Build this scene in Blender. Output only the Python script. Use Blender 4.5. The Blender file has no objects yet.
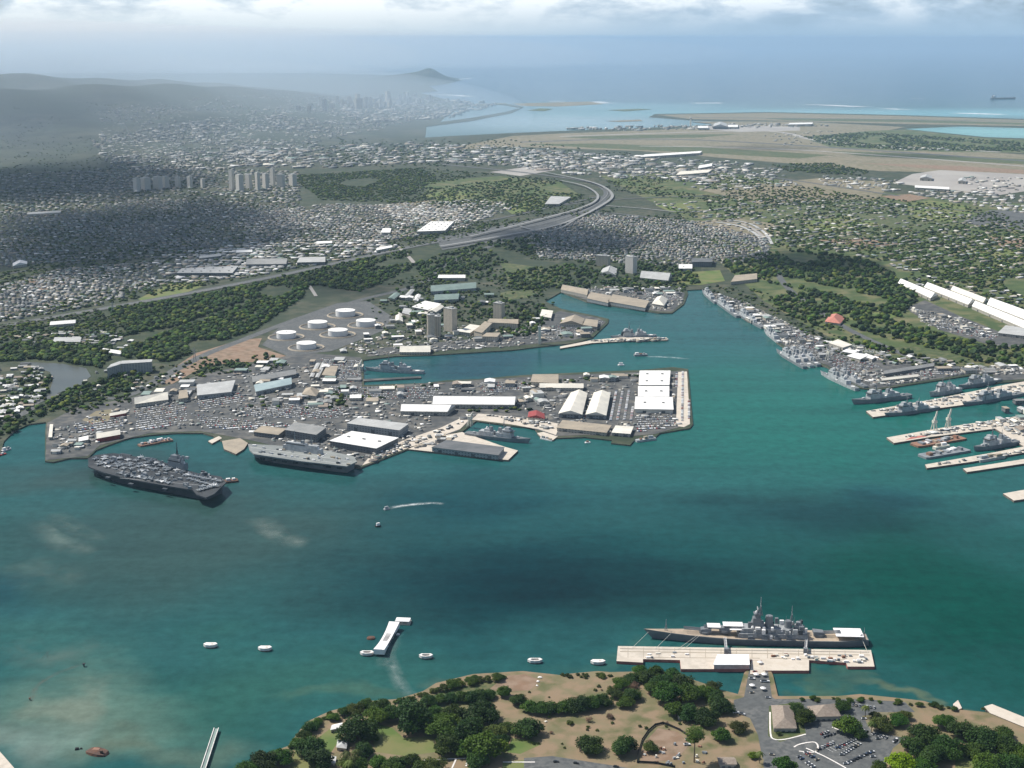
import bpy, bmesh, math, random
import numpy as np
from mathutils import Vector, Matrix
from mathutils.geometry import tessellate_polygon
R = math.radians
rnd = random.Random(7)
scene = bpy.context.scene
COL = scene.collection

# ---------------------------------------------------------------- camera, sky, sun, exposure
FPX, YH, CAMH = 1400.0, 40.0, 710.0
TH = math.atan((384 - YH) / FPX)
SN, CS = math.sin(TH), math.cos(TH)
cd = bpy.data.cameras.new("camera"); cam = bpy.data.objects.new("camera", cd); COL.objects.link(cam)
cd.sensor_width = 36.0; cd.lens = 36.0 * FPX / 1024.0
cd.clip_start = 5.0; cd.clip_end = 600000.0
cam.location = (0, 0, CAMH); cam.rotation_euler = (math.pi / 2 - TH, 0, 0)
scene.camera = cam
scene.view_settings.view_transform = 'Standard'
scene.view_settings.look = 'None'
scene.view_settings.gamma = 1.0
scene.view_settings.use_curve_mapping = False
scene.view_settings.exposure = 0.25
scene.cycles.use_denoising = True
scene.cycles.volume_bounces = 2
scene.cycles.max_bounces = 6
scene.cycles.transparent_max_bounces = 12

SUN_EL, SUN_AZ = R(52), R(-64)            # azimuth from +Y towards +X
SDIR = Vector((math.sin(SUN_AZ) * math.cos(SUN_EL), math.cos(SUN_AZ) * math.cos(SUN_EL), math.sin(SUN_EL)))
sl = bpy.data.lights.new("sun", 'SUN'); sun = bpy.data.objects.new("sun", sl); COL.objects.link(sun)
sl.energy = 4.8; sl.angle = R(0.5); sl.color = (1.0, 0.95, 0.87)
sun.rotation_euler = (-SDIR).to_track_quat('-Z', 'Y').to_euler()

world = bpy.data.worlds.new("World"); scene.world = world; world.use_nodes = True
nt = world.node_tree; nt.nodes.clear()
def N(nt, typ, **kw):
    n = nt.nodes.new(typ)
    for k, v in kw.items():
        if k.startswith('i_'):
            n.inputs[k[2:].replace('_', ' ')].default_value = v
        else:
            setattr(n, k, v)
    return n
L = lambda nt, a, b: nt.links.new(a, b)
out = N(nt, 'ShaderNodeOutputWorld')
sky = N(nt, 'ShaderNodeTexSky', sky_type='NISHITA', sun_disc=False, sun_elevation=SUN_EL, sun_rotation=SUN_AZ)
sky.altitude = 700; sky.dust_density = 2.0
bg1 = N(nt, 'ShaderNodeBackground'); bg1.inputs[1].default_value = 0.09
L(nt, sky.outputs[0], bg1.inputs[0])
tc = N(nt, 'ShaderNodeTexCoord')
mp = N(nt, 'ShaderNodeMapping'); mp.inputs['Scale'].default_value = (13, 13, 42)
L(nt, tc.outputs['Generated'], mp.inputs[0])
nz = N(nt, 'ShaderNodeTexNoise'); nz.inputs['Scale'].default_value = 1.0; nz.inputs['Detail'].default_value = 8; nz.inputs['Roughness'].default_value = 0.6
nz.inputs['Distortion'].default_value = 0.15
L(nt, mp.outputs[0], nz.inputs['Vector'])
cr = N(nt, 'ShaderNodeValToRGB')
cr.color_ramp.elements[0].position = 0.36; cr.color_ramp.elements[0].color = (0.20, 0.27, 0.33, 1)
cr.color_ramp.elements[1].position = 0.60; cr.color_ramp.elements[1].color = (1.04, 1.08, 1.10, 1)
e = cr.color_ramp.elements.new(0.48); e.color = (0.46, 0.58, 0.70, 1)
bg2 = N(nt, 'ShaderNodeBackground'); bg2.inputs[1].default_value = 1.0
sz = N(nt, 'ShaderNodeSeparateXYZ'); L(nt, tc.outputs['Generated'], sz.inputs[0])
lowm = N(nt, 'ShaderNodeMapRange', interpolation_type='SMOOTHSTEP'); L(nt, sz.outputs[2], lowm.inputs[0]); lowm.inputs[1].default_value = 0.002; lowm.inputs[2].default_value = 0.040
lowx = N(nt, 'ShaderNodeMix', data_type='RGBA'); L(nt, lowm.outputs[0], lowx.inputs[0]); az = N(nt, 'ShaderNodeMapRange', interpolation_type='SMOOTHSTEP'); L(nt, sz.outputs[0], az.inputs[0]); az.inputs[1].default_value = -0.15; az.inputs[2].default_value = 0.20
azc = N(nt, 'ShaderNodeMix', data_type='RGBA'); L(nt, az.outputs[0], azc.inputs[0]); azc.inputs[6].default_value = (0.66, 0.74, 0.79, 1); azc.inputs[7].default_value = (0.33, 0.48, 0.64, 1); L(nt, azc.outputs[2], lowx.inputs[6])
# heavier grey cloud to the left, thin blue veil to the right
lf = N(nt, 'ShaderNodeMapRange', interpolation_type='SMOOTHSTEP'); L(nt, sz.outputs[0], lf.inputs[0]); lf.inputs[1].default_value = -0.40; lf.inputs[2].default_value = -0.16; lf.inputs[3].default_value = -0.19; lf.inputs[4].default_value = 0.03
rg = N(nt, 'ShaderNodeMapRange', interpolation_type='SMOOTHSTEP'); L(nt, sz.outputs[0], rg.inputs[0]); rg.inputs[1].default_value = 0.02; rg.inputs[2].default_value = 0.30; rg.inputs[3].default_value = 0.05; rg.inputs[4].default_value = -0.06
ad1 = N(nt, 'ShaderNodeMath', operation='ADD'); L(nt, lf.outputs[0], ad1.inputs[0]); L(nt, rg.outputs[0], ad1.inputs[1])
ad2 = N(nt, 'ShaderNodeMath', operation='ADD'); L(nt, ad1.outputs[0], ad2.inputs[0]); L(nt, nz.outputs['Fac'], ad2.inputs[1]); L(nt, ad2.outputs[0], cr.inputs[0]); L(nt, cr.outputs[0], lowx.inputs[7])
L(nt, lowx.outputs[2], bg2.inputs[0])
sx = N(nt, 'ShaderNodeSeparateXYZ'); L(nt, tc.outputs['Generated'], sx.inputs[0])
mr = N(nt, 'ShaderNodeMapRange', interpolation_type='SMOOTHSTEP')      # cloud bank low over the horizon
mr.inputs[1].default_value = 0.03; mr.inputs[2].default_value = 0.13; mr.inputs[3].default_value = 0.95; mr.inputs[4].default_value = 0.08
L(nt, sx.outputs[2], mr.inputs[0])
mix = N(nt, 'ShaderNodeMixShader')
L(nt, mr.outputs[0], mix.inputs[0]); L(nt, bg1.outputs[0], mix.inputs[1]); L(nt, bg2.outputs[0], mix.inputs[2])
L(nt, mix.outputs[0], out.inputs[0])

HAZE_D, HAZE_COL, HAZE_G = 1.7e-5, (0.53, 0.74, 0.94), 0.2
CLOUDS = [(120, 235, 210, 60, 1), (560, 240, 90, 22, 1), (40, 182, 210, 30, 1), (40, 112, 180, 12, 0), (570, 585, 250, 62, 0), (800, 505, 160, 34, 0), (800, 262, 80, 16, 1), (760, 148, 70, 5, 0), (900, 156, 70, 5, 0), (130, 465, 90, 20, 0), (330, 285, 100, 20, 0)]
# ---------------------------------------------------------------- helpers
def G(px, py, z=0.0):
    u, v = px - 512.0, py - 384.0
    t = (CAMH - z) / (FPX * SN + v * CS)
    return Vector((u * t, (FPX * CS - v * SN) * t, z))
def SC(py):                                   # metres per picture element across, at ground level
    return CAMH / (CS * (py - YH))
def smooth(a, b, x):
    t = np.clip((x - a) / (b - a), 0, 1); return t * t * (3 - 2 * t)
def hillz(x, y):                              # height of the hills in the east
    a = x / np.maximum(y, 1.0)
    n = 1 + 0.16 * np.sin(x / 900.0 + y / 1700.0) + 0.10 * np.sin(x / 370.0 - y / 800.0 + 1.3) + .05 * np.sin(x / 170. + y / 260.)
    return 330 * smooth(7600, 13800, y) * (1 - .92 * smooth(14600, 21000, y)) * smooth(0.05, 0.26, -a) * n
def GT(px, py):                               # point on the ground, hills included
    z = 0.0
    for _ in range(25):
        p = G(px, py, z); z = 0.5 * z + 0.5 * (float(hillz(p.x, p.y)) + LZ)
    p.z = z
    return p
LZ = 2.5                                      # height of the quays over the water

def inpoly(px, py, poly):
    c = False; j = len(poly) - 1
    for i in range(len(poly)):
        xi, yi = poly[i]; xj, yj = poly[j]
        if (yi > py) != (yj > py) and px < (xj - xi) * (py - yi) / (yj - yi) + xi: c = not c
        j = i
    return c
def scatter(poly, n, r, pw=1.0):
    xs = [p[0] for p in poly]; ys = [p[1] for p in poly]; res = []
    while len(res) < n:
        x = r.uniform(min(xs), max(xs)); y = min(ys) + (max(ys) - min(ys)) * r.random() ** pw
        if inpoly(x, y, poly): res.append((x, y))
    return res

class MB:
    def __init__(s): s.v = []; s.f = []; s.m = []
    def add(s, vs, fs, mi=0):
        b = len(s.v); s.v += [tuple(v) for v in vs]; s.f += [tuple(b + i for i in f) for f in fs]
        s.m += [mi] * len(fs) if isinstance(mi, int) else list(mi); return s
    def prism(s, pts, z0, z1, mi=0, top=1.0, mtop=None):
        n = len(pts); cx = sum(p[0] for p in pts) / n; cy = sum(p[1] for p in pts) / n
        vs = [(p[0], p[1], z0) for p in pts] + [(cx + (p[0] - cx) * top, cy + (p[1] - cy) * top, z1) for p in pts]
        fs = [(i, (i + 1) % n, n + (i + 1) % n, n + i) for i in range(n)]
        if n <= 4:
            tops = [tuple(range(n, 2 * n))]; bots = [tuple(range(n - 1, -1, -1))]
        else:
            tr = tessellate_polygon([[Vector((p[0], p[1], 0)) for p in pts]])
            tops = []; bots = []
            for a, b, c in tr:
                ar = (pts[b][0] - pts[a][0]) * (pts[c][1] - pts[a][1]) - (pts[b][1] - pts[a][1]) * (pts[c][0] - pts[a][0])
                if ar < 0: a, b, c = a, c, b
                tops.append((n + a, n + b, n + c)); bots.append((c, b, a))
        mt = mi if mtop is None else mtop
        return s.add(vs, fs + tops + bots, [mi] * n + [mt] * len(tops) + [mi] * len(bots))
    def box(s, cx, cy, z0, lx, ly, h, rot=0.0, mi=0, top=1.0, mtop=None):
        c, q = math.cos(rot), math.sin(rot)
        pts = [(cx + x * c - y * q, cy + x * q + y * c) for x, y in ((-lx/2, -ly/2), (lx/2, -ly/2), (lx/2, ly/2), (-lx/2, ly/2))]
        return s.prism(pts, z0, z0 + h, mi, top, mtop)
    def cyl(s, cx, cy, z0, r, h, n=12, r2=None, mi=0, mtop=None):
        r2 = r if r2 is None else r2
        vs = [(cx + r * math.cos(2*math.pi*i/n), cy + r * math.sin(2*math.pi*i/n), z0) for i in range(n)]
        vs += [(cx + r2 * math.cos(2*math.pi*i/n), cy + r2 * math.sin(2*math.pi*i/n), z0 + h) for i in range(n)]
        fs = [(i, (i+1) % n, n + (i+1) % n, n + i) for i in range(n)] + [tuple(range(n, 2*n)), tuple(range(n-1, -1, -1))]
        return s.add(vs, fs, [mi] * n + [mi if mtop is None else mtop, mi])
    def tube(s, a, b, r, n=5, mi=0, r2=None):
        a, b = Vector(a), Vector(b); d = b - a; q = d.to_track_quat('Z', 'Y'); r2 = r if r2 is None else r2
        ring = [Vector((math.cos(2*math.pi*i/n), math.sin(2*math.pi*i/n), 0)) for i in range(n)]
        vs = [a + q @ (w * r) for w in ring] + [b + q @ (w * r2) for w in ring]
        fs = [(i, (i+1) % n, n + (i+1) % n, n + i) for i in range(n)] + [tuple(range(n, 2*n)), tuple(range(n-1, -1, -1))]
        return s.add(vs, fs, mi)
    def loft(s, rings, mi=0, cap=True):
        n = len(rings[0]); vs = [p for r_ in rings for p in r_]; fs = []
        for k in range(len(rings) - 1):
            for i in range(n):
                j = (i + 1) % n
                fs.append((k*n + i, (k+1)*n + i, (k+1)*n + j, k*n + j))
        if cap: fs += [tuple(range(n)), tuple(range(len(rings)*n - 1, (len(rings)-1)*n - 1, -1))]
        return s.add(vs, fs, mi)
    def mesh(s, name, mats):
        me = bpy.data.meshes.new(name); me.from_pydata(s.v, [], s.f)
        for m in (mats if isinstance(mats, (list, tuple)) else [mats]): me.materials.append(m)
        me.polygons.foreach_set('material_index', s.m); me.update(); return me
    def build(s, name, mats, parent=None, loc=None, rz=0.0):
        o = bpy.data.objects.new(name, s.mesh(name, mats)); COL.objects.link(o)
        if parent is not None: o.parent = parent
        if loc is not None: o.location = loc
        o.rotation_euler.z = rz
        return o

def tag(o, label=None, cat=None, group=None, kind=None):
    if label: o['label'] = label
    if cat: o['category'] = cat
    if group: o['group'] = group
    if kind: o['kind'] = kind
    return o
def empty(name, loc, rz=0.0, label=None, cat=None, group=None, s=1.0):
    o = bpy.data.objects.new(name, None); COL.objects.link(o); o.location = loc; o.rotation_euler.z = rz
    o.scale = (s, s, s); o.empty_display_size = 5
    return tag(o, label, cat, group)
def kids(o): return [c for c in COL.objects if c.parent is o]
def make_copier(root):
    parts = [(c, kids(c)) for c in kids(root)]
    def cp(loc, rz, s=1.0, label=None, group=None):
        r_ = root.copy(); COL.objects.link(r_); r_.location = loc; r_.rotation_euler = (0, 0, rz); r_.scale = (s, s, s)
        if label: r_['label'] = label
        if group: r_['group'] = group
        for c, gs in parts:
            d = c.copy(); COL.objects.link(d); d.parent = r_
            for g in gs:
                h = g.copy(); COL.objects.link(h); h.parent = d
        return r_
    return cp
def np_mesh(name, V, Fq, mats, mi):           # V (n,3), Fq (m,k) all faces of k corners
    me = bpy.data.meshes.new(name)
    m, k = Fq.shape
    me.vertices.add(len(V)); me.vertices.foreach_set('co', np.ascontiguousarray(V, np.float32).ravel())
    me.loops.add(m * k); me.loops.foreach_set('vertex_index', np.ascontiguousarray(Fq, np.int32).ravel())
    me.polygons.add(m); me.polygons.foreach_set('loop_start', np.arange(0, m * k, k, dtype=np.int32))
    for q in mats: me.materials.append(q)
    me.polygons.foreach_set('material_index', np.ascontiguousarray(mi, np.int32))
    me.update(calc_edges=True); me.validate()
    o = bpy.data.objects.new(name, me); COL.objects.link(o); return o

# ---------------------------------------------------------------- materials
def mat(name, c, c2=None, scale=0.05, rough=0.8, detail=4, spec=0.3, lo=0.4, hi=0.6, coord='Object', metal=0.0, c3=None, scale3=0.5):
    m = bpy.data.materials.new(name); m.use_nodes = True; t = m.node_tree
    b = t.nodes['Principled BSDF']; b.inputs['Roughness'].default_value = rough; b.inputs['Specular IOR Level'].default_value = spec
    b.inputs['Metallic'].default_value = metal
    b.inputs['Base Color'].default_value = (*c, 1)
    if c2 is not None:
        co = N(t, 'ShaderNodeNewGeometry').outputs['Position'] if coord == 'World' else N(t, 'ShaderNodeTexCoord').outputs['Object']
        def layer(ca, cb, sc):
            n = N(t, 'ShaderNodeTexNoise'); n.inputs['Scale'].default_value = sc; n.inputs['Detail'].default_value = detail
            L(t, co, n.inputs['Vector'])
            r_ = N(t, 'ShaderNodeMapRange'); r_.inputs[1].default_value = lo; r_.inputs[2].default_value = hi; L(t, n.outputs['Fac'], r_.inputs[0])
            x = N(t, 'ShaderNodeMix', data_type='RGBA'); L(t, r_.outputs[0], x.inputs[0])
            for idx, cc in ((6, ca), (7, cb)):
                if isinstance(cc, tuple): x.inputs[idx].default_value = (*cc, 1)
                else: L(t, cc, x.inputs[idx])
            return x.outputs[2]
        o = layer(c, c2, scale)
        if c3 is not None: o = layer(o, c3, scale3)
        L(t, o, b.inputs['Base Color'])
    return m
def wall_mat(name, c, win, fh=3.4, bw=4.0, frac=0.45, ratio=0.6):      # rows of windows on a wall
    m = bpy.data.materials.new(name); m.use_nodes = True; t = m.node_tree
    b = t.nodes['Principled BSDF']; b.inputs['Roughness'].default_value = 0.75
    co = N(t, 'ShaderNodeTexCoord').outputs['Object']; s = N(t, 'ShaderNodeSeparateXYZ'); L(t, co, s.inputs[0])
    def cell(src, per, fr):
        d = N(t, 'ShaderNodeMath', operation='DIVIDE'); L(t, src, d.inputs[0]); d.inputs[1].default_value = per
        f = N(t, 'ShaderNodeMath', operation='FRACT'); L(t, d.outputs[0], f.inputs[0])
        g = N(t, 'ShaderNodeMath', operation='LESS_THAN'); L(t, f.outputs[0], g.inputs[0]); g.inputs[1].default_value = fr
        return g.outputs[0]
    a = N(t, 'ShaderNodeMath', operation='ADD'); L(t, s.outputs[0], a.inputs[0]); L(t, s.outputs[1], a.inputs[1])
    p = N(t, 'ShaderNodeMath', operation='MULTIPLY'); L(t, cell(s.outputs[2], fh, frac), p.inputs[0]); L(t, cell(a.outputs[0], bw, ratio), p.inputs[1])
    x = N(t, 'ShaderNodeMix', data_type='RGBA'); L(t, p.outputs[0], x.inputs[0]); x.inputs[6].default_value = (*c, 1); x.inputs[7].default_value = (*win, 1)
    L(t, x.outputs[2], b.inputs['Base Color']); return m
M = {}
M['ground'] = mat('ground_mixed', (.04, .056, .028), (.085, .082, .052), .006, coord='World', c3=(.03, .044, .022), scale3=.025, detail=7)
M['dry'] = mat('dry_grass', (.19, .165, .10), (.135, .13, .07), .004, coord='World', c3=(.235, .20, .14), scale3=.03, detail=8)
M['earth'] = mat('red_earth', (.22, .135, .085), (.17, .125, .08), .02, coord='World', c3=(.26, .185, .13), scale3=.06, detail=7)
M['islandsoil'] = mat('island_soil', (.19, .16, .09), (.10, .105, .042), .02, coord='World', c3=(.235, .17, .105), scale3=.05, detail=8)
M['lawn'] = mat('mown_lawn', (.085, .135, .03), (.12, .16, .045), .03, coord='World', c3=(.16, .16, .06), scale3=.015, detail=7)
M['scrubgrass'] = mat('scrub_grass', (.075, .1, .035), (.14, .13, .06), .015, coord='World', c3=(.05, .075, .025), scale3=.08, detail=7)
M['asphalt'] = mat('asphalt', (.10, .106, .105), (.135, .137, .132), .03, coord='World', c3=(.08, .085, .086), scale3=.2, detail=6)
M['yard'] = mat('yard_paving', (.085, .088, .086), (.145, .138, .122), .012, coord='World', c3=(.06, .064, .066), scale3=.05, detail=7)
M['concrete'] = mat('concrete', (.54, .475, .39), (.47, .42, .35), .02, coord='World', c3=(.57, .51, .43), scale3=.12, detail=6)
M['apron'] = mat('apron_concrete', (.36, .34, .31), (.30, .28, .26), .004, coord='World')
M['whiteconc'] = mat('white_concrete', (.78, .74, .70), (.66, .62, .58), .15, detail=6)
M['quayside'] = mat('quay_wall', (.18, .15, .125), (.11, .1, .09), .1, coord='World')
M['pinkwall'] = mat('pinkish_wall', (.75, .50, .46), (.6, .38, .35), .2)
M['redline'] = mat('red_fender', (.48, .17, .14), (.38, .13, .11), .1)
M['roadline'] = mat('road_paint', (.7, .7, .68))
M['hill'] = mat('hill_cover', (.035, .055, .03), (.075, .08, .055), .0012, coord='World', c3=(.03, .042, .026), scale3=.006, detail=8)
M['roofwhite'] = mat('white_roof', (.82, .80, .76), (.66, .65, .62), .04, detail=6, c3=(.78, .77, .74), scale3=.25)
M['roofcream'] = mat('cream_roof', (.72, .68, .58), (.6, .57, .5), .05, detail=6)
M['rooflight'] = mat('pale_grey_roof', (.46, .47, .46), (.33, .335, .33), .05, detail=6, c3=(.40, .40, .385), scale3=.2)
M['roofgrey'] = mat('grey_roof', (.20, .21, .21), (.31, .31, .30), .05, detail=6, c3=(.25, .25, .24), scale3=.2)
M['roofdark'] = mat('dark_roof', (.10, .11, .115), (.14, .145, .15), .05, detail=6)
M['rooftan'] = mat('tan_roof', (.38, .32, .24), (.26, .225, .18), .05, detail=6, c3=(.33, .285, .22), scale3=.2)
M['roofbrown'] = mat('brown_roof', (.23, .185, .15), (.28, .235, .19), .4, detail=6)
M['roofgreen'] = mat('green_grey_roof', (.22, .29, .26), (.18, .24, .22), .05, detail=6)
M['roofaqua'] = mat('pale_aqua_roof', (.42, .52, .52), (.36, .45, .46), .05, detail=6)
M['roofred'] = mat('red_roof', (.30, .05, .05), (.24, .06, .055), .1, detail=6)
M['rooftile'] = mat('salmon_tile_roof', (.50, .20, .15), (.42, .17, .13), .2, detail=6)
M['wall'] = wall_mat('cream_wall', (.42, .39, .33), (.12, .13, .14), 4.5, 6.0, .35, .5)
M['wallgrey'] = wall_mat('grey_wall', (.30, .31, .31), (.10, .11, .12), 4.5, 6.0, .35, .5)
M['walldark'] = wall_mat('dark_wall', (.16, .165, .17), (.06, .065, .07), 4.5, 6.0, .35, .5)
M['walltower'] = wall_mat('tower_wall', (.60, .53, .42), (.22, .2, .18), 3.0, 5.0, .5, .7)
M['wallpale'] = wall_mat('pale_wall', (.62, .59, .53), (.3, .3, .3), 3.0, 5.0, .45, .6)
M['wallslab'] = wall_mat('slab_wall', (.34, .35, .34), (.13, .14, .15), 3.0, 6.0, .5, .72)
M['tank'] = mat('tank_white', (.80, .79, .76), (.72, .71, .69), .1, rough=.55)
M['hullgrey'] = mat('navy_grey', (.25, .27, .28), (.20, .22, .235), .08, rough=.6, detail=6)
M['hulldark'] = mat('carrier_grey', (.065, .076, .088), (.048, .057, .067), .05, rough=.65, detail=6)
M['flightdeck'] = mat('flight_deck', (.036, .042, .048), (.058, .063, .068), .03, rough=.85, detail=7)
M['battlegrey'] = mat('battleship_grey', (.19, .205, .215), (.155, .17, .185), .1, rough=.6, detail=6)
M['battlelight'] = mat('battleship_upperworks', (.33, .34, .345), (.2, .215, .225), .25, rough=.6, detail=6)
M['lhadeck'] = mat('assault_deck', (.26, .275, .26), (.20, .215, .21), .03, rough=.85, detail=7)
M['lhahull'] = mat('assault_hull', (.21, .22, .225), (.17, .18, .19), .06, rough=.65, detail=6)
M['superlight'] = mat('light_navy_grey', (.46, .47, .47), (.32, .34, .35), .15, rough=.6, detail=5)
M['teak'] = mat('teak_deck', (.44, .35, .26), (.34, .28, .21), .1, detail=6)
M['steeldeck'] = mat('steel_deck', (.13, .145, .155), (.17, .18, .185), .1, detail=6)
M['tent'] = mat('white_canvas', (.82, .80, .78), (.74, .72, .70), .2)
M['paleboat'] = mat('pale_hull', (.55, .53, .48), (.45, .43, .4), .1)
M['rust'] = mat('rusty_steel', (.13, .065, .04), (.08, .05, .04), .25, detail=7)
M['rustbright'] = mat('rust_brown_barge', (.30, .155, .10), (.20, .13, .10), .12, detail=7)
M['black'] = mat('black_steel', (.022, .022, .024))
M['craneyellow'] = mat('pale_crane_paint', (.62, .60, .52))
M['jet'] = mat('jet_grey', (.24, .265, .28), (.18, .20, .22), .3, rough=.5)
M['jetwhite'] = mat('jet_pale', (.60, .61, .61))
M['glass'] = mat('dark_glass', (.03, .035, .04), rough=.15, spec=.6)
M['bark'] = mat('bark', (.14, .10, .07), (.09, .07, .05), .8)
M['deadbark'] = mat('dry_twigs', (.24, .165, .125), (.17, .12, .09), .5)
def vary(t, src, dst, rand, lo=.6, hi=1.5):      # every plant its own tint
    r_ = N(t, 'ShaderNodeMapRange'); L(t, rand, r_.inputs[0]); r_.inputs[3].default_value = lo; r_.inputs[4].default_value = hi
    f = N(t, 'ShaderNodeMath', operation='MULTIPLY'); L(t, rand, f.inputs[0]); f.inputs[1].default_value = 7.31
    f2 = N(t, 'ShaderNodeMath', operation='FRACT'); L(t, f.outputs[0], f2.inputs[0])
    h = N(t, 'ShaderNodeMapRange'); L(t, f2.outputs[0], h.inputs[0]); h.inputs[3].default_value = .475; h.inputs[4].default_value = .515; 
    hs = N(t, 'ShaderNodeHueSaturation'); L(t, src, hs.inputs['Color']); L(t, r_.outputs[0], hs.inputs['Value']); L(t, h.outputs[0], hs.inputs['Hue']); hs.inputs['Saturation'].default_value = 1.12
    for d in dst: L(t, hs.outputs[0], d)
def wood(name, a, b):
    m = mat(name, a, b, .09, rough=.75, detail=4, spec=.1); t = m.node_tree; b_ = t.nodes['Principled BSDF']
    vary(t, b_.inputs['Base Color'].links[0].from_socket, [b_.inputs['Base Color']], N(t, 'ShaderNodeNewGeometry').outputs['Random Per Island'], .4, 1.6); return m
def leaf(name, a, b, k=.2):
    m = mat(name, a, b, .22, rough=.6, detail=3, spec=.2); t = m.node_tree; b_ = t.nodes['Principled BSDF']; o = [n for n in t.nodes if n.type == 'OUTPUT_MATERIAL'][0]
    tr = N(t, 'ShaderNodeBsdfTranslucent'); src = b_.inputs['Base Color'].links[0].from_socket; L(t, src, tr.inputs[0])
    vary(t, src, [b_.inputs['Base Color'], tr.inputs[0]], N(t, 'ShaderNodeObjectInfo').outputs['Random'])
    mx = N(t, 'ShaderNodeMixShader'); mx.inputs[0].default_value = k; L(t, b_.outputs[0], mx.inputs[1]); L(t, tr.outputs[0], mx.inputs[2]); L(t, mx.outputs[0], o.inputs[0]); return m
M['leaf'] = leaf('leaves_deep', (.036, .082, .014), (.075, .125, .022))
M['leafdark'] = leaf('leaves_dark', (.026, .058, .014), (.05, .09, .018))
M['leafolive'] = leaf('leaves_olive', (.055, .08, .02), (.10, .12, .03))
M['leafbright'] = leaf('leaves_bright', (.12, .19, .02), (.17, .24, .03))
M['wooda'] = wood('wood_green', (.026, .052, .014), (.052, .086, .022))
M['woodb'] = wood('wood_dark_green', (.015, .030, .014), (.030, .050, .019))
M['woodc'] = wood('wood_olive', (.055, .08, .02), (.09, .11, .03))
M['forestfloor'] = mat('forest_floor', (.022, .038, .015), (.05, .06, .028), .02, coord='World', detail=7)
M['parkgreen'] = mat('park_green', (.075, .105, .03), (.16, .145, .07), .006, coord='World', c3=(.05, .08, .022), scale3=.02, detail=8)
M['riverwater'] = mat('river_water', (.075, .082, .072), (.09, .096, .082), .01, rough=.3)
M['leafpink'] = leaf('blossom_twigs', (.20, .13, .10), (.13, .095, .065))
CARC = [((.75,.75,.74),'white'), ((.50,.51,.52),'silver'), ((.30,.31,.32),'grey'), ((.03,.03,.035),'black'), ((.05,.09,.18),'blue'), ((.30,.04,.035),'red'), ((.40,.35,.27),'tan')]
for c, n in CARC: M['car' + n] = mat(n + '_car_paint', c, rough=.3, spec=.5)
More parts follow.
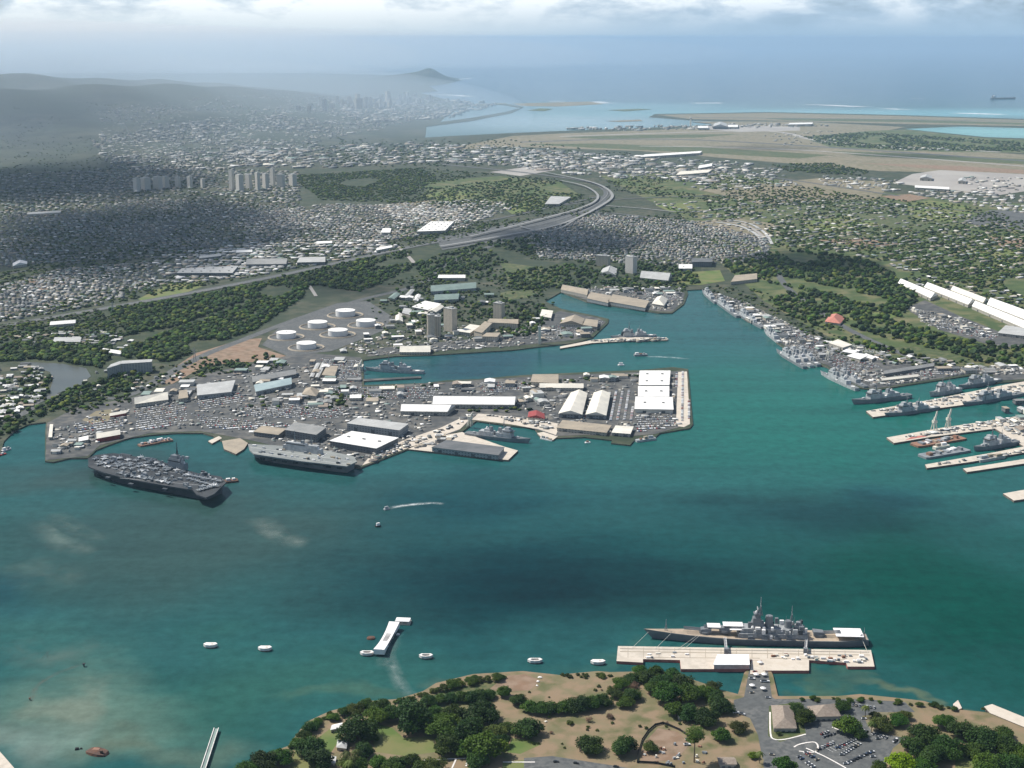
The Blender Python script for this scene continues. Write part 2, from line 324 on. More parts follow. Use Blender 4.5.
# ---------------------------------------------------------------- water
def D(py): return G(512, py - .5).y - G(512, py + .5).y
def water_material():
    m = bpy.data.materials.new('harbour_water'); m.use_nodes = True; t = m.node_tree
    b = t.nodes['Principled BSDF']; b.inputs['Roughness'].default_value = 0.16; b.inputs['IOR'].default_value = 1.33
    b.inputs['Specular IOR Level'].default_value = 0.04
    pos = N(t, 'ShaderNodeNewGeometry').outputs['Position']
    nz = N(t, 'ShaderNodeTexNoise'); nz.inputs['Scale'].default_value = .0035; nz.inputs['Detail'].default_value = 5; L(t, pos, nz.inputs['Vector'])
    w1 = N(t, 'ShaderNodeVectorMath', operation='SUBTRACT'); L(t, nz.outputs['Color'], w1.inputs[0]); w1.inputs[1].default_value = (.5, .5, .5)
    w2 = N(t, 'ShaderNodeVectorMath', operation='MULTIPLY_ADD'); L(t, w1.outputs[0], w2.inputs[0]); w2.inputs[1].default_value = (420, 520, 0); L(t, pos, w2.inputs[2])
    col = None
    base = (.016, .082, .082)
    blobs = WATER_BLOBS
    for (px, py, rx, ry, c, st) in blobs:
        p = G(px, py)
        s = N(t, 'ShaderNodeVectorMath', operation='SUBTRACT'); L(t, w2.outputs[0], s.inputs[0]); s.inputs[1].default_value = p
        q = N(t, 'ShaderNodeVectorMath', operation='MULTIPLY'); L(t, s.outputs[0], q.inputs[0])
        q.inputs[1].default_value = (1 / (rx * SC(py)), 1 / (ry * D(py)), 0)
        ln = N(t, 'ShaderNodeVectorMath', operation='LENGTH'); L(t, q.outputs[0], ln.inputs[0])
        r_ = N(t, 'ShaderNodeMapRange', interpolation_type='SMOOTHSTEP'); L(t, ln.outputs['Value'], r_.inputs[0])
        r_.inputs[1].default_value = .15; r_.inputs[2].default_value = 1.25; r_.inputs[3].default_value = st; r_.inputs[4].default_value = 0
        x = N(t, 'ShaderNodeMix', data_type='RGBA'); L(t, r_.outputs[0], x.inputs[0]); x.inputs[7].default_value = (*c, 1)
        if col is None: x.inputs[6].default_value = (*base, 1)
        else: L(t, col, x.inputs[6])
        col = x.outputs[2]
    # open sea beyond the island's coast
    sp = N(t, 'ShaderNodeSeparateXYZ'); L(t, pos, sp.inputs[0])
    r_ = N(t, 'ShaderNodeMapRange', interpolation_type='SMOOTHSTEP'); L(t, sp.outputs[1], r_.inputs[0]); r_.inputs[1].default_value = 13500; r_.inputs[2].default_value = 19000
    x = N(t, 'ShaderNodeMix', data_type='RGBA'); L(t, r_.outputs[0], x.inputs[0]); L(t, col, x.inputs[6]); x.inputs[7].default_value = (.004, .045, .085, 1)
    # fine mottling by ripples and drifting silt
    n2 = N(t, 'ShaderNodeTexNoise'); n2.inputs['Scale'].default_value = .05; n2.inputs['Detail'].default_value = 6; n2.inputs['Roughness'].default_value = .7; L(t, pos, n2.inputs['Vector'])
    r2 = N(t, 'ShaderNodeMapRange'); L(t, n2.outputs['Fac'], r2.inputs[0]); r2.inputs[1].default_value = .3; r2.inputs[2].default_value = .7; r2.inputs[3].default_value = .80; r2.inputs[4].default_value = 1.20
    # long wind streaks
    wm = N(t, 'ShaderNodeMapping'); wm.inputs['Rotation'].default_value = (0, 0, .5); wm.inputs['Scale'].default_value = (.0022, .014, 1); L(t, pos, wm.inputs[0])
    n4 = N(t, 'ShaderNodeTexNoise'); n4.inputs['Scale'].default_value = 1; n4.inputs['Detail'].default_value = 6; n4.inputs['Roughness'].default_value = .62; L(t, wm.outputs[0], n4.inputs['Vector'])
    r4 = N(t, 'ShaderNodeMapRange'); L(t, n4.outputs['Fac'], r4.inputs[0]); r4.inputs[1].default_value = .3; r4.inputs[2].default_value = .7; r4.inputs[3].default_value = .84; r4.inputs[4].default_value = 1.16
    mm = N(t, 'ShaderNodeMath', operation='MULTIPLY'); L(t, r2.outputs[0], mm.inputs[0]); L(t, r4.outputs[0], mm.inputs[1]); r2 = mm
    vm = N(t, 'ShaderNodeVectorMath', operation='SCALE'); L(t, x.outputs[2], vm.inputs[0]); L(t, r2.outputs[0], vm.inputs['Scale'])
    L(t, vm.outputs[0], b.inputs['Base Color'])
    n3 = N(t, 'ShaderNodeTexNoise'); n3.inputs['Scale'].default_value = .22; n3.inputs['Detail'].default_value = 3; L(t, pos, n3.inputs['Vector'])
    bp = N(t, 'ShaderNodeBump'); bp.inputs['Strength'].default_value = .35; bp.inputs['Distance'].default_value = .5; L(t, n3.outputs['Fac'], bp.inputs['Height'])
    L(t, bp.outputs[0], b.inputs['Normal'])
    return m
WATER_BLOBS = [
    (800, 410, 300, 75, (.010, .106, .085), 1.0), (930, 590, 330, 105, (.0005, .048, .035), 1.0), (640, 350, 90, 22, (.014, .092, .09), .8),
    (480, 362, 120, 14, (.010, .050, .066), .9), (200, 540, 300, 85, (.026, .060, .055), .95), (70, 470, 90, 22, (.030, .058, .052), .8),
    (525, 580, 285, 66, (.001, .027, .033), .92), (480, 500, 170, 36, (.003, .040, .048), .85), (760, 520, 150, 22, (.006, .05, .055), .5),  # centre and mid-right dark blobs also hold cloud shade in the water colour
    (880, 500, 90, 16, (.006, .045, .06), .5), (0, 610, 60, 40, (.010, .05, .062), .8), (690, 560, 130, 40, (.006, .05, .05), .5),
    (230, 690, 260, 55, (.022, .088, .072), .85), (40, 650, 110, 35, (.03, .095, .085), .6),
    (75, 698, 115, 50, (.10, .165, .13), .8), (62, 690, 30, 24, (.145, .18, .14), .8), (95, 722, 40, 18, (.085, .11, .08), .7), (10, 735, 60, 40, (.13, .18, .155), .8), (150, 735, 70, 20, (.07, .115, .09), .8),
    (200, 765, 100, 14, (.075, .12, .085), .8), (350, 707, 80, 9, (.042, .095, .07), .7), (440, 686, 40, 7, (.055, .1, .076), .8), (620, 665, 120, 7, (.03, .10, .085), .7),
    (810, 691, 60, 6, (.055, .105, .07), .85), (900, 695, 45, 4, (.10, .13, .08), .7), (720, 684, 25, 6, (.05, .09, .075), .8),
    (560, 122, 160, 12, (.20, .30, .34), .85), (900, 113, 420, 6, (.12, .33, .36), .9), (620, 106, 160, 5, (.14, .32, .35), .8), (470, 96, 60, 4, (.14, .30, .33), .7), (1000, 133, 200, 9, (.17, .40, .38), .9),
]
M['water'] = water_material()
def sheet(name, pts3, m, kind='structure', z=None):
    mb = MB(); tr = tessellate_polygon([[Vector((p[0], p[1], 0)) for p in pts3]]); fs = []
    for a, b, c in tr:
        A, B, C = pts3[a], pts3[b], pts3[c]
        if (B[0]-A[0])*(C[1]-A[1]) - (B[1]-A[1])*(C[0]-A[0]) < 0: a, b, c = a, c, b
        fs.append((a, b, c))
    mb.add([(p[0], p[1], p[2] if z is None else z) for p in pts3], fs)
    return tag(mb.build(name, m), kind=kind)
FAR = 260000
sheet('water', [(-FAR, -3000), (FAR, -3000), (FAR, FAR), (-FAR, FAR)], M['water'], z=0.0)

def slab(name, px, z1, m, mside=None, z0=-2.0, thing=None):
    pts = [G(x, y, z1)[:2] for x, y in px]
    ar = sum(pts[i-1][0]*pts[i][1] - pts[i][0]*pts[i-1][1] for i in range(len(pts)))
    if ar < 0: pts = pts[::-1]
    mb = MB(); mb.prism(pts, z0, z1, 1, mtop=0)
    return mb, pts
COAST = [(-1500,520),(-60,475),(0,455),(4,441),(12,433),(22,425),(46,422),(45,437),(45,461),(53,462),(70,458),(88,458),(96,450),(106,446),(128,438),(150,435),(176,433),(203,433),(213,436),(222,441),(243,441),(262,447),(300,455),(345,464),(360,468),(408,449),(440,436),(463,431),(476,421),(512,426),(534,428),(539,434),(556,438),(584,437),(612,440),(611,443),(630,445),(636,438),(639,440),(654,438),(660,433),(690,428),(693,424),(691,403),(688,369),(673,367),(639,370),(589,372),(540,374),(509,376),(478,379),(447,380),(425,383),(364,385),(363,360),(396,356),(431,355),(512,350),(537,347),(574,343),(592,338),(608,323),(609,319),(597,316),(562,309),(545,301),(554,296),(561,292),(587,302),(659,313),(672,313),(684,304),(688,294),(687,290),(704,289),(708,298),(724,306),(749,322),(764,327),(777,343),(800,358),(827,367),(859,388),(876,390),(900,386),(972,375),(993,376),(996,383),(1060,378),(1075,470),(1400,520),(4000,520),(4000,122),(1024,119),(900,115),(768,112),(655,114),(649,117),(690,120),(760,122.5),(700,125.5),(640,128),(560,131),(512,133),(450,136),(370,141),(335,139),(400,130),(470,121),(512,113),(524,107),(505,103.5),(470,105),(452,101),(436,97),(420,93),(438,91),(428,86),(446,84),(462,80),(430,76),(300,73),(-3000,73)]
mb, _ = slab('ground', COAST, LZ, None)
tag(mb.build('ground', [M['ground'], M['quayside']]), kind='structure')
ISLE = [(215,790),(236,768),(255,766),(268,753),(288,746),(300,730),(308,721),(330,711),(368,701),(397,699),(423,691),(436,683),(473,674),(506,672),(523,671),(560,675),(575,673),(598,671),(610,672),(663,671),(691,679),(709,685),(722,690),(738,694),(744,673),(748,669),(770,669),(773,675),(778,696),(837,696),(860,694),(908,699),(924,701),(953,709),(985,712),(1040,727),(1200,760),(1200,860),(215,860)]
mb, _ = slab('island', ISLE, LZ, None)
tag(mb.build('island_ground', [M['islandsoil'], M['quayside']]), kind='structure')
LAYER = [0]
def patch(name, px, m, z=None):
    LAYER[0] += 1
    zz = LZ + .02 + .006 * LAYER[0] if z is None else z
    if z is None and max(y for _, y in px) < 300: zz = LZ + .3 + .012 * LAYER[0]
    sheet(name, [G(x, y, zz) for x, y in px], M[m])
def strip_pts(px, w, zz):
    P = [G(x, y, zz) for x, y in px]
    # smooth the polyline
    Q = []
    for i in range(len(P) - 1):
        p0 = P[max(i-1, 0)]; p1 = P[i]; p2 = P[i+1]; p3 = P[min(i+2, len(P)-1)]
        for k in range(8):
            t = k / 8
            Q.append(.5*((2*p1)+(p2-p0)*t+(2*p0-5*p1+4*p2-p3)*t*t+(3*p1-p0-3*p2+p3)*t**3))
    Q.append(P[-1]); Lf = []; Rt = []
    for i, q in enumerate(Q):
        d = Q[min(i+1, len(Q)-1)] - Q[max(i-1, 0)]; d.z = 0; d.normalize(); n = Vector((-d.y, d.x, 0)) * w / 2
        Lf.append(q + n); Rt.append(q - n)
    return Lf, Rt
def strip(name, px, w, m, z=None, kind='structure'):
    LAYER[0] += 1
    zz = LZ + .02 + .006 * LAYER[0] if z is None else z
    if max(y for _, y in px) < 340 and z is None: zz = LZ + .5 + .012 * LAYER[0]
    Lf, Rt = strip_pts(px, w, zz); mb = MB(); n = len(Lf)
    mb.add(Lf + Rt, [(n + i, n + i + 1, i + 1, i) for i in range(n - 1)])
    o = mb.build(name, M[m]) ; return tag(o, kind=kind)
# hills in the east and the ridge behind them
ys = np.concatenate([np.linspace(7000, 14500, 60), np.linspace(15000, 24000, 16)]); a = np.linspace(-1.1, .06, 120)
A, Y = np.meshgrid(a, ys); X = A * Y; Z = hillz(X, Y) * 1.0 + LZ - .3 - 6 * (hillz(X, Y) < 2) + np.minimum(hillz(X, Y) / 60, 1) * 10 * np.sin(X / 210) * np.sin(Y / 330)
nc = len(a); idx = np.arange(len(ys) * nc).reshape(len(ys), nc)
Fq = np.stack([idx[:-1, :-1], idx[:-1, 1:], idx[1:, 1:], idx[1:, :-1]], -1).reshape(-1, 4)
tag(np_mesh('hills', np.stack([X, Y, Z], -1).reshape(-1, 3), Fq, [M['hill']], np.zeros(len(Fq))), kind='structure')
# the crater headland on the skyline
prof = [(352,80),(365,78.5),(385,76),(405,73.5),(418,71.5),(426,68.5),(430,68),(434,69.5),(440,73),(447,77),(456,80.5)]
rings = []
for x, y in prof:
    t = 25500.0 / (FPX * CS - (y - 384) * SN); px_ = (x - 512) * t; top = max(CAMH - t * (FPX * SN + (y - 384) * CS), 3)
    rings.append([(px_, 25500 + dy, max(LZ, LZ + (top - LZ) * k)) for dy, k in ((-900, 0), (-480, .35), (-220, .72), (0, 1), (200, .8), (420, .45), (1300, .5), (1500, .2), (1900, 0))])
V = [p for r_ in rings for p in r_]; k = len(rings[0])
mb = MB(); mb.add(V, [(i*k + j, (i+1)*k + j, (i+1)*k + j + 1, i*k + j + 1) for i in range(len(rings)-1) for j in range(k-1)])
tag(mb.build('headland_hill', M['hill']), kind='structure')

# ---- land cover (real fields, yards, roads)
patch('park_ground', [(600,176),(700,170),(860,190),(960,200),(1200,214),(1200,366),(960,366),(880,354),(838,342),(765,302),(722,264),(700,226)], 'parkgreen')
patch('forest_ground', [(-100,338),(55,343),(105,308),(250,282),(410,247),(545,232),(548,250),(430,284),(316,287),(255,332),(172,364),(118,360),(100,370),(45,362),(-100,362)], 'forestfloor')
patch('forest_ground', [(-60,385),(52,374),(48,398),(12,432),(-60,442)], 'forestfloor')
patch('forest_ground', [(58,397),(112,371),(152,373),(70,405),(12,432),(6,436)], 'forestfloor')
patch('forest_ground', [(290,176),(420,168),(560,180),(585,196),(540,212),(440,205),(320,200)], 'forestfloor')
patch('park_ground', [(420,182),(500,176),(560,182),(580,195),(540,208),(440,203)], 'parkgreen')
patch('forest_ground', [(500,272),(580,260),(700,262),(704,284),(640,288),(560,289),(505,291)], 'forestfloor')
patch('sand_flat', [(470,104.2),(505,103),(522,107),(500,110),(480,108)], 'dry', z=1.6)
patch('mangrove_flat', [(527,110.5),(540,108.3),(553,108.8),(545,111)], 'parkgreen', z=1.4)
patch('mangrove_flat', [(607,110),(640,108.8),(652,109.4),(625,111.2)], 'parkgreen', z=1.4)
patch('mangrove_flat', [(606,121),(640,119.6),(643,121),(620,121.8)], 'dry', z=1.4)
patch('reef_flat', [(512,103.5),(590,101.5),(604,104),(560,106.5),(520,106)], 'dry', z=.6)
patch('airfield_grass', [(440,150),(512,136),(560,133.5),(655,130),(760,125),(800,128),(820,140),(1100,160),(1100,176),(880,171),(760,161),(640,151),(520,147)], 'dry')
patch('runway_island_grass', [(658,114.8),(768,113),(900,116),(1024,120),(1300,124),(1300,131),(1024,126),(905,124),(768,120.5),(690,119)], 'dry')
patch('airfield_scrub', [(520,144),(600,143.5),(700,147),(830,155),(800,158.5),(700,153),(600,148)], 'scrubgrass')
patch('airfield_scrub', [(830,151),(920,154),(1060,161),(1060,166),(940,160),(860,156)], 'scrubgrass')
patch('airfield_scrub', [(760,118),(900,119.5),(1060,124),(1060,125.5),(900,122),(790,120.5)], 'scrubgrass')
patch('airfield_scrub', [(560,137),(640,135),(740,134),(700,137.5),(600,139)], 'scrubgrass')
patch('airfield_bare', [(860,163),(960,166),(1060,172),(1060,175),(960,171)], 'earth')
patch('coast_grass', [(690,121.5),(800,121.5),(905,127),(880,132),(810,137),(770,130)], 'dry')
patch('coast_green', [(800,137),(870,131),(905,129.5),(985,138),(1100,143),(1100,154),(900,151),(830,147)], 'parkgreen')
strip('runway', [(690,117.5),(900,119.5),(1200,124.5)], 70, 'asphalt')
strip('runway', [(520,142),(700,140),(1100,166)], 70, 'asphalt')
strip('runway', [(560,136.5),(760,131),(830,142),(1000,152)], 60, 'apron')
strip('taxiway', [(640,146),(800,150),(1100,172)], 45, 'apron')
patch('airport_apron', [(690,128),(720,124.5),(800,127),(800,130.5),(740,132)], 'apron')
patch('apron', [(893,183),(912,174),(940,170),(1060,176),(1060,186),(1000,195),(950,190)], 'apron')
patch('asphalt_field', [(962,222),(990,210),(1100,214),(1100,235),(990,228)], 'asphalt')
patch('lagoon', [(905,129),(960,126.5),(1100,130),(1100,141),(985,137)], 'water')
patch('lagoon', [(470,106.5),(500,105),(520,108),(505,112),(470,118),(440,122),(452,112)], 'water')
patch('grass_field', [(677,284),(679,273),(720,270),(725,281),(700,285)], 'lawn')
patch('grass_field', [(138,299),(160,288),(178,280),(206,277),(206,285),(172,298),(146,303)], 'lawn')
patch('grass_field', [(0,272),(30,266),(48,262),(70,262),(50,270),(20,276),(0,280)], 'scrubgrass')
patch('grass_field', [(384,211),(400,202),(435,200),(440,205),(410,212)], 'dry')
patch('grass_field', [(500,293),(520,288),(540,290),(528,298),(505,300)], 'scrubgrass')
patch('grass_field', [(845,312),(880,308),(900,315),(880,322),(850,320)], 'lawn')
patch('grass_field', [(760,212),(840,204),(920,206),(960,222),(880,240),(800,236)], 'scrubgrass')
patch('grass_field', [(860,352),(910,346),(1000,358),(980,366),(900,360)], 'scrubgrass')
patch('grass_field', [(905,205),(930,200),(968,206),(975,214),(950,222),(915,218)], 'lawn')
patch('grass_field', [(800,222),(850,216),(880,224),(850,232),(810,230)], 'lawn')
patch('grass_field', [(965,252),(1000,246),(1030,256),(1000,266)], 'lawn')
patch('grass_field', [(655,205),(690,202),(700,208),(670,212)], 'lawn')
patch('grass_field', [(420,196),(450,190),(480,194),(455,202)], 'lawn')
patch('grass_field', [(500,206),(530,203),(536,210),(512,214)], 'lawn')
patch('bare_field', [(880,196),(910,194),(930,198),(905,202)], 'earth')
patch('bare_field', [(990,236),(1030,240),(1030,250),(1000,246)], 'earth')
patch('bare_field', [(815,240),(860,238),(900,244),(870,247)], 'earth')
patch('dry_field', [(490,172),(540,165),(556,170),(520,176)], 'apron')
patch('dry_field', [(700,190),(820,178),(890,182),(880,198),(760,204)], 'dry')
patch('dry_field', [(690,222),(740,218),(775,224),(770,240),(730,234)], 'dry')
patch('dry_field', [(20,283),(60,274),(70,282),(40,292)], 'earth')
patch('dry_field', [(500,262),(560,270),(560,285),(510,284)], 'scrubgrass')
patch('shipyard_paving', [(45.5,460),(47,423),(75,408),(130,398),(200,375),(260,362),(300,352),(361,357.5),(362,387),(447,382),(540,376),(640,372),(687,371),(690,424),(655,434),(632,436),(584,435),(556,436),(538,430),(512,424),(472,419),(458,431),(408,447),(360,466),(250,440),(200,431),(150,433),(100,445),(88,456)], 'yard')
patch('basin_paving', [(366,356.5),(430,351),(512,346),(574,340),(591,335),(606,322),(597,317.5),(560,311),(540,318),(500,336),(440,342),(380,348)], 'yard')
patch('peninsula_paving', [(563,291.5),(587,300.5),(659,311.5),(672,311.5),(682,303),(685,293),(660,286),(600,284)], 'yard')
patch('dock_paving', [(706,290),(740,300),(800,330),(850,352),(930,368),(1060,368),(1060,376.5),(996,381),(993,374.5),(972,373.5),(900,384.5),(876,388.5),(860,386.5),(828,365.5),(801,356),(779,342),(766,326),(750,320),(726,304.5),(710,297)], 'yard')
patch('storage_yard', [(905,308),(925,300),(960,316),(1000,332),(1060,342),(1060,352),(990,345),(940,330)], 'yard')
patch('tank_pad', [(262,345),(284,322),(338,303),(368,301),(393,317),(382,331),(332,351),(288,356)], 'asphalt')
patch('bare_earth', [(152,382),(196,353),(240,340),(262,338),(258,347),(286,356),(262,362),(236,362),(205,366),(172,384)], 'earth')
patch('bare_earth', [(82,420),(96,411),(112,409),(110,420),(92,424)], 'dry')
patch('quay_concrete', [(472,419.5),(478,413.5),(536,419),(560,424),(556,435),(538,429),(512,424.5)], 'concrete')
patch('quay_concrete', [(678,372),(687,371.5),(690,424),(684,427),(676,426)], 'concrete')
patch('quay_concrete', [(362,465.5),(409,447.5),(460,429),(470,419),(463,417),(440,428),(404,440),(370,456)], 'concrete')
patch('river', [(20,362),(45,362.5),(65,364),(86,368),(91,376),(78,387),(58,393),(50,399),(36,404),(30,400),(50,390),(53,380),(50,372)], 'riverwater')
patch('interchange_paving', [(436,238),(520,222),(583,208),(602,196),(608,203),(585,222),(505,240),(442,250)], 'asphalt')
hw = [(-60,334),(0,326),(100,309),(200,291),(300,271),(400,249),(480,234),(540,224),(580,212),(603,199),(606,190),(585,181),(520,172),(440,164)]
strip('highway', hw, 36, 'asphalt')
strip('highway_median', hw, 2, 'roofgrey', z=LZ + 6)
strip('highway_ramp', [(440,246),(500,236),(560,224),(600,206),(612,194),(592,182),(545,172)], 14, 'roofgrey', z=LZ + 8)
strip('highway_ramp', [(470,236),(540,219),(585,206),(598,196),(585,186),(560,180)], 12, 'roofgrey', z=LZ + 9)
strip('highway_ramp', [(520,226),(540,231),(560,228),(580,216)], 10, 'roofgrey', z=LZ + 7)
strip('highway_ramp', [(600,205),(640,208),(690,212),(740,206),(800,204)], 14, 'roofgrey', z=LZ + 2)
strip('highway_ramp', [(716,222),(740,226),(756,234),(764,244)], 14, 'rooflight', z=LZ + 3)
strip('highway_ramp', [(724,219),(748,223),(764,232),(772,244)], 12, 'rooflight', z=LZ + 3)
strip('road', [(150,384),(200,357),(240,341),(300,318),(360,300),(420,284),(450,262),(520,236),(560,225)], 24, 'asphalt')
strip('road', [(-60,440),(20,415),(40,400),(80,392),(120,398),(170,376)], 18, 'asphalt')
strip('road', [(690,226),(720,226),(745,232),(760,242),(772,262),(790,290),(850,330),(930,365)], 20, 'asphalt')
strip('ramp', [(720,221),(742,224),(758,232),(766,242)], 14, 'apron')
strip('ramp', [(540,236),(560,222),(590,213),(640,216),(690,226)], 22, 'asphalt')
strip('road', [(0,275),(80,262),(180,248),(280,240),(380,236),(480,222),(560,205),(600,196)], 18, 'asphalt')
strip('road', [(560,205),(640,198),(760,196),(900,204),(1060,222)], 20, 'asphalt')
strip('road', [(100,190),(240,170),(330,160),(440,163),(560,160),(700,168),(900,196)], 26, 'asphalt')
strip('road', [(300,276),(308,284),(316,296)], 10, 'apron')
strip('road', [(398,246),(408,256),(415,264)], 14, 'apron')
strip('dock_road', [(740,303),(790,326),(840,352),(900,372),(1000,368)], 12, 'asphalt')
strip('yard_road', [(246,370),(250,385),(262,404),(300,420)], 14, 'asphalt')
strip('yard_road', [(190,414),(250,404),(300,396),(380,402),(440,414)], 14, 'asphalt')
# island: lawns, tarmac, kerbs
LAYER[0] = 0
patch('lawn', [(371,733),(378,724),(392,728),(404,738),(432,736),(436,752),(405,756),(376,752)], 'lawn')
patch('lawn', [(290,768),(296,748),(318,738),(336,724),(342,736),(326,760),(330,790),(290,790)], 'lawn')
patch('lawn', [(507,752),(512,738),(528,740),(542,744),(520,754)], 'lawn')
patch('lawn', [(500,790),(503,762),(524,760),(526,790)], 'lawn')
patch('lawn', [(690,690),(700,687),(716,694),(706,702)], 'lawn')
patch('lawn', [(955,768),(956,755),(980,757),(985,790),(955,790)], 'lawn')
patch('grass_verge', [(424,700),(445,690),(490,681),(512,683),(500,694),(470,704),(440,712),(400,716)], 'scrubgrass')
patch('bare_soil', [(488,690),(506,676),(525,674),(540,680),(530,690),(505,692)], 'earth')
patch('bare_soil', [(640,762),(645,742),(658,728),(678,732),(690,744),(676,760)], 'earth')
patch('parking_lot', [(734,700),(744,697),(749,671),(768,671),(772,697),(775,699),(836,699),(860,699),(905,702),(915,712),(890,712),(862,716),(872,728),(890,735),(906,738),(893,748),(884,768),(870,800),(770,800),(764,768),(758,735),(750,718),(733,712)], 'asphalt')
patch('island_road', [(524,758),(552,756),(610,765),(680,776),(764,778),(770,800),(524,800)], 'asphalt')
patch('plot', [(768,736),(769,706),(800,702),(806,734),(780,742)], 'scrubgrass')
patch('plot', [(735,752),(752,744),(764,760),(760,772),(735,770)], 'islandsoil')
patch('plot', [(866,722),(872,712),(888,712),(884,728),(872,732)], 'dry')
for px in ([(770,712),(770.5,733),(774,739),(786,739),(806,734)], [(794,747),(800,744),(814,742),(818,747),(814,752),(799,751)], [(806,748),(826,757),(846,768)], [(832,727),(842,731)], [(503,762),(535,762)], [(452,768),(456,759)], [(466,766),(468,758)], [(424,760),(470,758)]):
    LAYER[0] += 1
    strip('kerb', px, 1.7, 'whiteconc', z=LZ + .32)
for i in range(9):
    strip('bay_line', [(826+3.4*i, 748-1.1*i), (833+3.4*i, 752-1.1*i)], .35, 'roadline', z=LZ + .3)
# ---- slicks, wakes and surf on the water: thin films of foam and silt
def film(name, px, w, col, alpha, scale=.02, z=.12):
    m = bpy.data.materials.new(name + '_film'); m.use_nodes = True; t = m.node_tree; b = t.nodes['Principled BSDF']
    b.inputs['Base Color'].default_value = (*col, 1); b.inputs['Roughness'].default_value = .7
    tcx = N(t, 'ShaderNodeUVMap'); tcx.uv_map = 'across'
    s = N(t, 'ShaderNodeSeparateXYZ'); L(t, tcx.outputs[0], s.inputs[0])
    n = N(t, 'ShaderNodeTexNoise'); n.inputs['Scale'].default_value = scale; n.inputs['Detail'].default_value = 7; n.inputs['Roughness'].default_value = .7
    L(t, N(t, 'ShaderNodeNewGeometry').outputs['Position'], n.inputs['Vector'])
    r_ = N(t, 'ShaderNodeMapRange'); L(t, n.outputs['Fac'], r_.inputs[0]); r_.inputs[1].default_value = .36; r_.inputs[2].default_value = .66
    p1 = N(t, 'ShaderNodeMath', operation='MULTIPLY'); L(t, s.outputs[0], p1.inputs[0]); L(t, s.outputs[1], p1.inputs[1])
    p2 = N(t, 'ShaderNodeMath', operation='MULTIPLY'); L(t, p1.outputs[0], p2.inputs[0]); L(t, r_.outputs[0], p2.inputs[1])
    p3 = N(t, 'ShaderNodeMath', operation='MULTIPLY'); L(t, p2.outputs[0], p3.inputs[0]); p3.inputs[1].default_value = alpha
    L(t, p3.outputs[0], b.inputs['Alpha'])
    Lf, Rt = strip_pts(px, w, z); nn = len(Lf); mb = MB(); C = [(a + b_) / 2 for a, b_ in zip(Lf, Rt)]
    mb.add(Lf + C + Rt, [(nn+i, nn+i+1, i+1, i) for i in range(nn-1)] + [(2*nn+i, 2*nn+i+1, nn+i+1, nn+i) for i in range(nn-1)])
    me = mb.mesh(name, m); uv = me.uv_layers.new(name='across')
    for lp in me.loops:
        i = lp.vertex_index; k = (i % nn) / (nn - 1)
        uv.data[lp.index].uv = (1.0 if nn <= i < 2*nn else 0.0, min(1, 4 * min(k, 1 - k)))
    o = bpy.data.objects.new(name, me); COL.objects.link(o); return tag(o, kind='stuff')
film('silt_slick', [(40,520),(55,535),(70,546),(98,552)], 60, (.15,.23,.2), .55)
film('silt_slick', [(52,512),(75,528),(105,541)], 45, (.15,.23,.2), .45)
film('silt_slick', [(255,517),(275,532),(292,541),(310,543)], 55, (.2,.26,.23), .65)
film('silt_slick', [(20,560),(45,575),(90,572)], 120, (.12,.2,.17), .35)
film('silt_slick', [(10,640),(40,660),(110,640)], 70, (.12,.19,.16), .35)
film('oil_slick', [(398,632),(392,642),(388,655),(396,675),(404,690),(415,697)], 22, (.22,.3,.28), .6, .05)
film('oil_slick', [(396,640),(384,655),(388,668)], 26, (.2,.28,.26), .4, .05)
film('boat_wake', [(383,510),(395,507),(412,504.5),(432,503),(445,504)], 14, (.62,.68,.68), .8, .06)
film('boat_wake', [(645,356.5),(665,357),(690,359)], 18, (.55,.65,.66), .7, .06)
film('shoal_edge', [(30,712),(36,688),(58,673),(86,663)], 10, (.16,.13,.10), .35, .06)
for px in ([(425,94),(450,95),(476,97)], [(590,101.5),(602,102.5),(608,104)], [(690,103),(725,103)], [(800,104),(870,107)], [(880,108),(910,110)], [(950,113),(1010,114.5)], [(455,80),(475,77.5)], [(910,98.5),(925,98.5)], [(550,101),(565,101.5)], [(1010,112),(1100,115)]):
    film('surf', px, 300, (.9,.92,.92), 1.0, .002, z=.3)
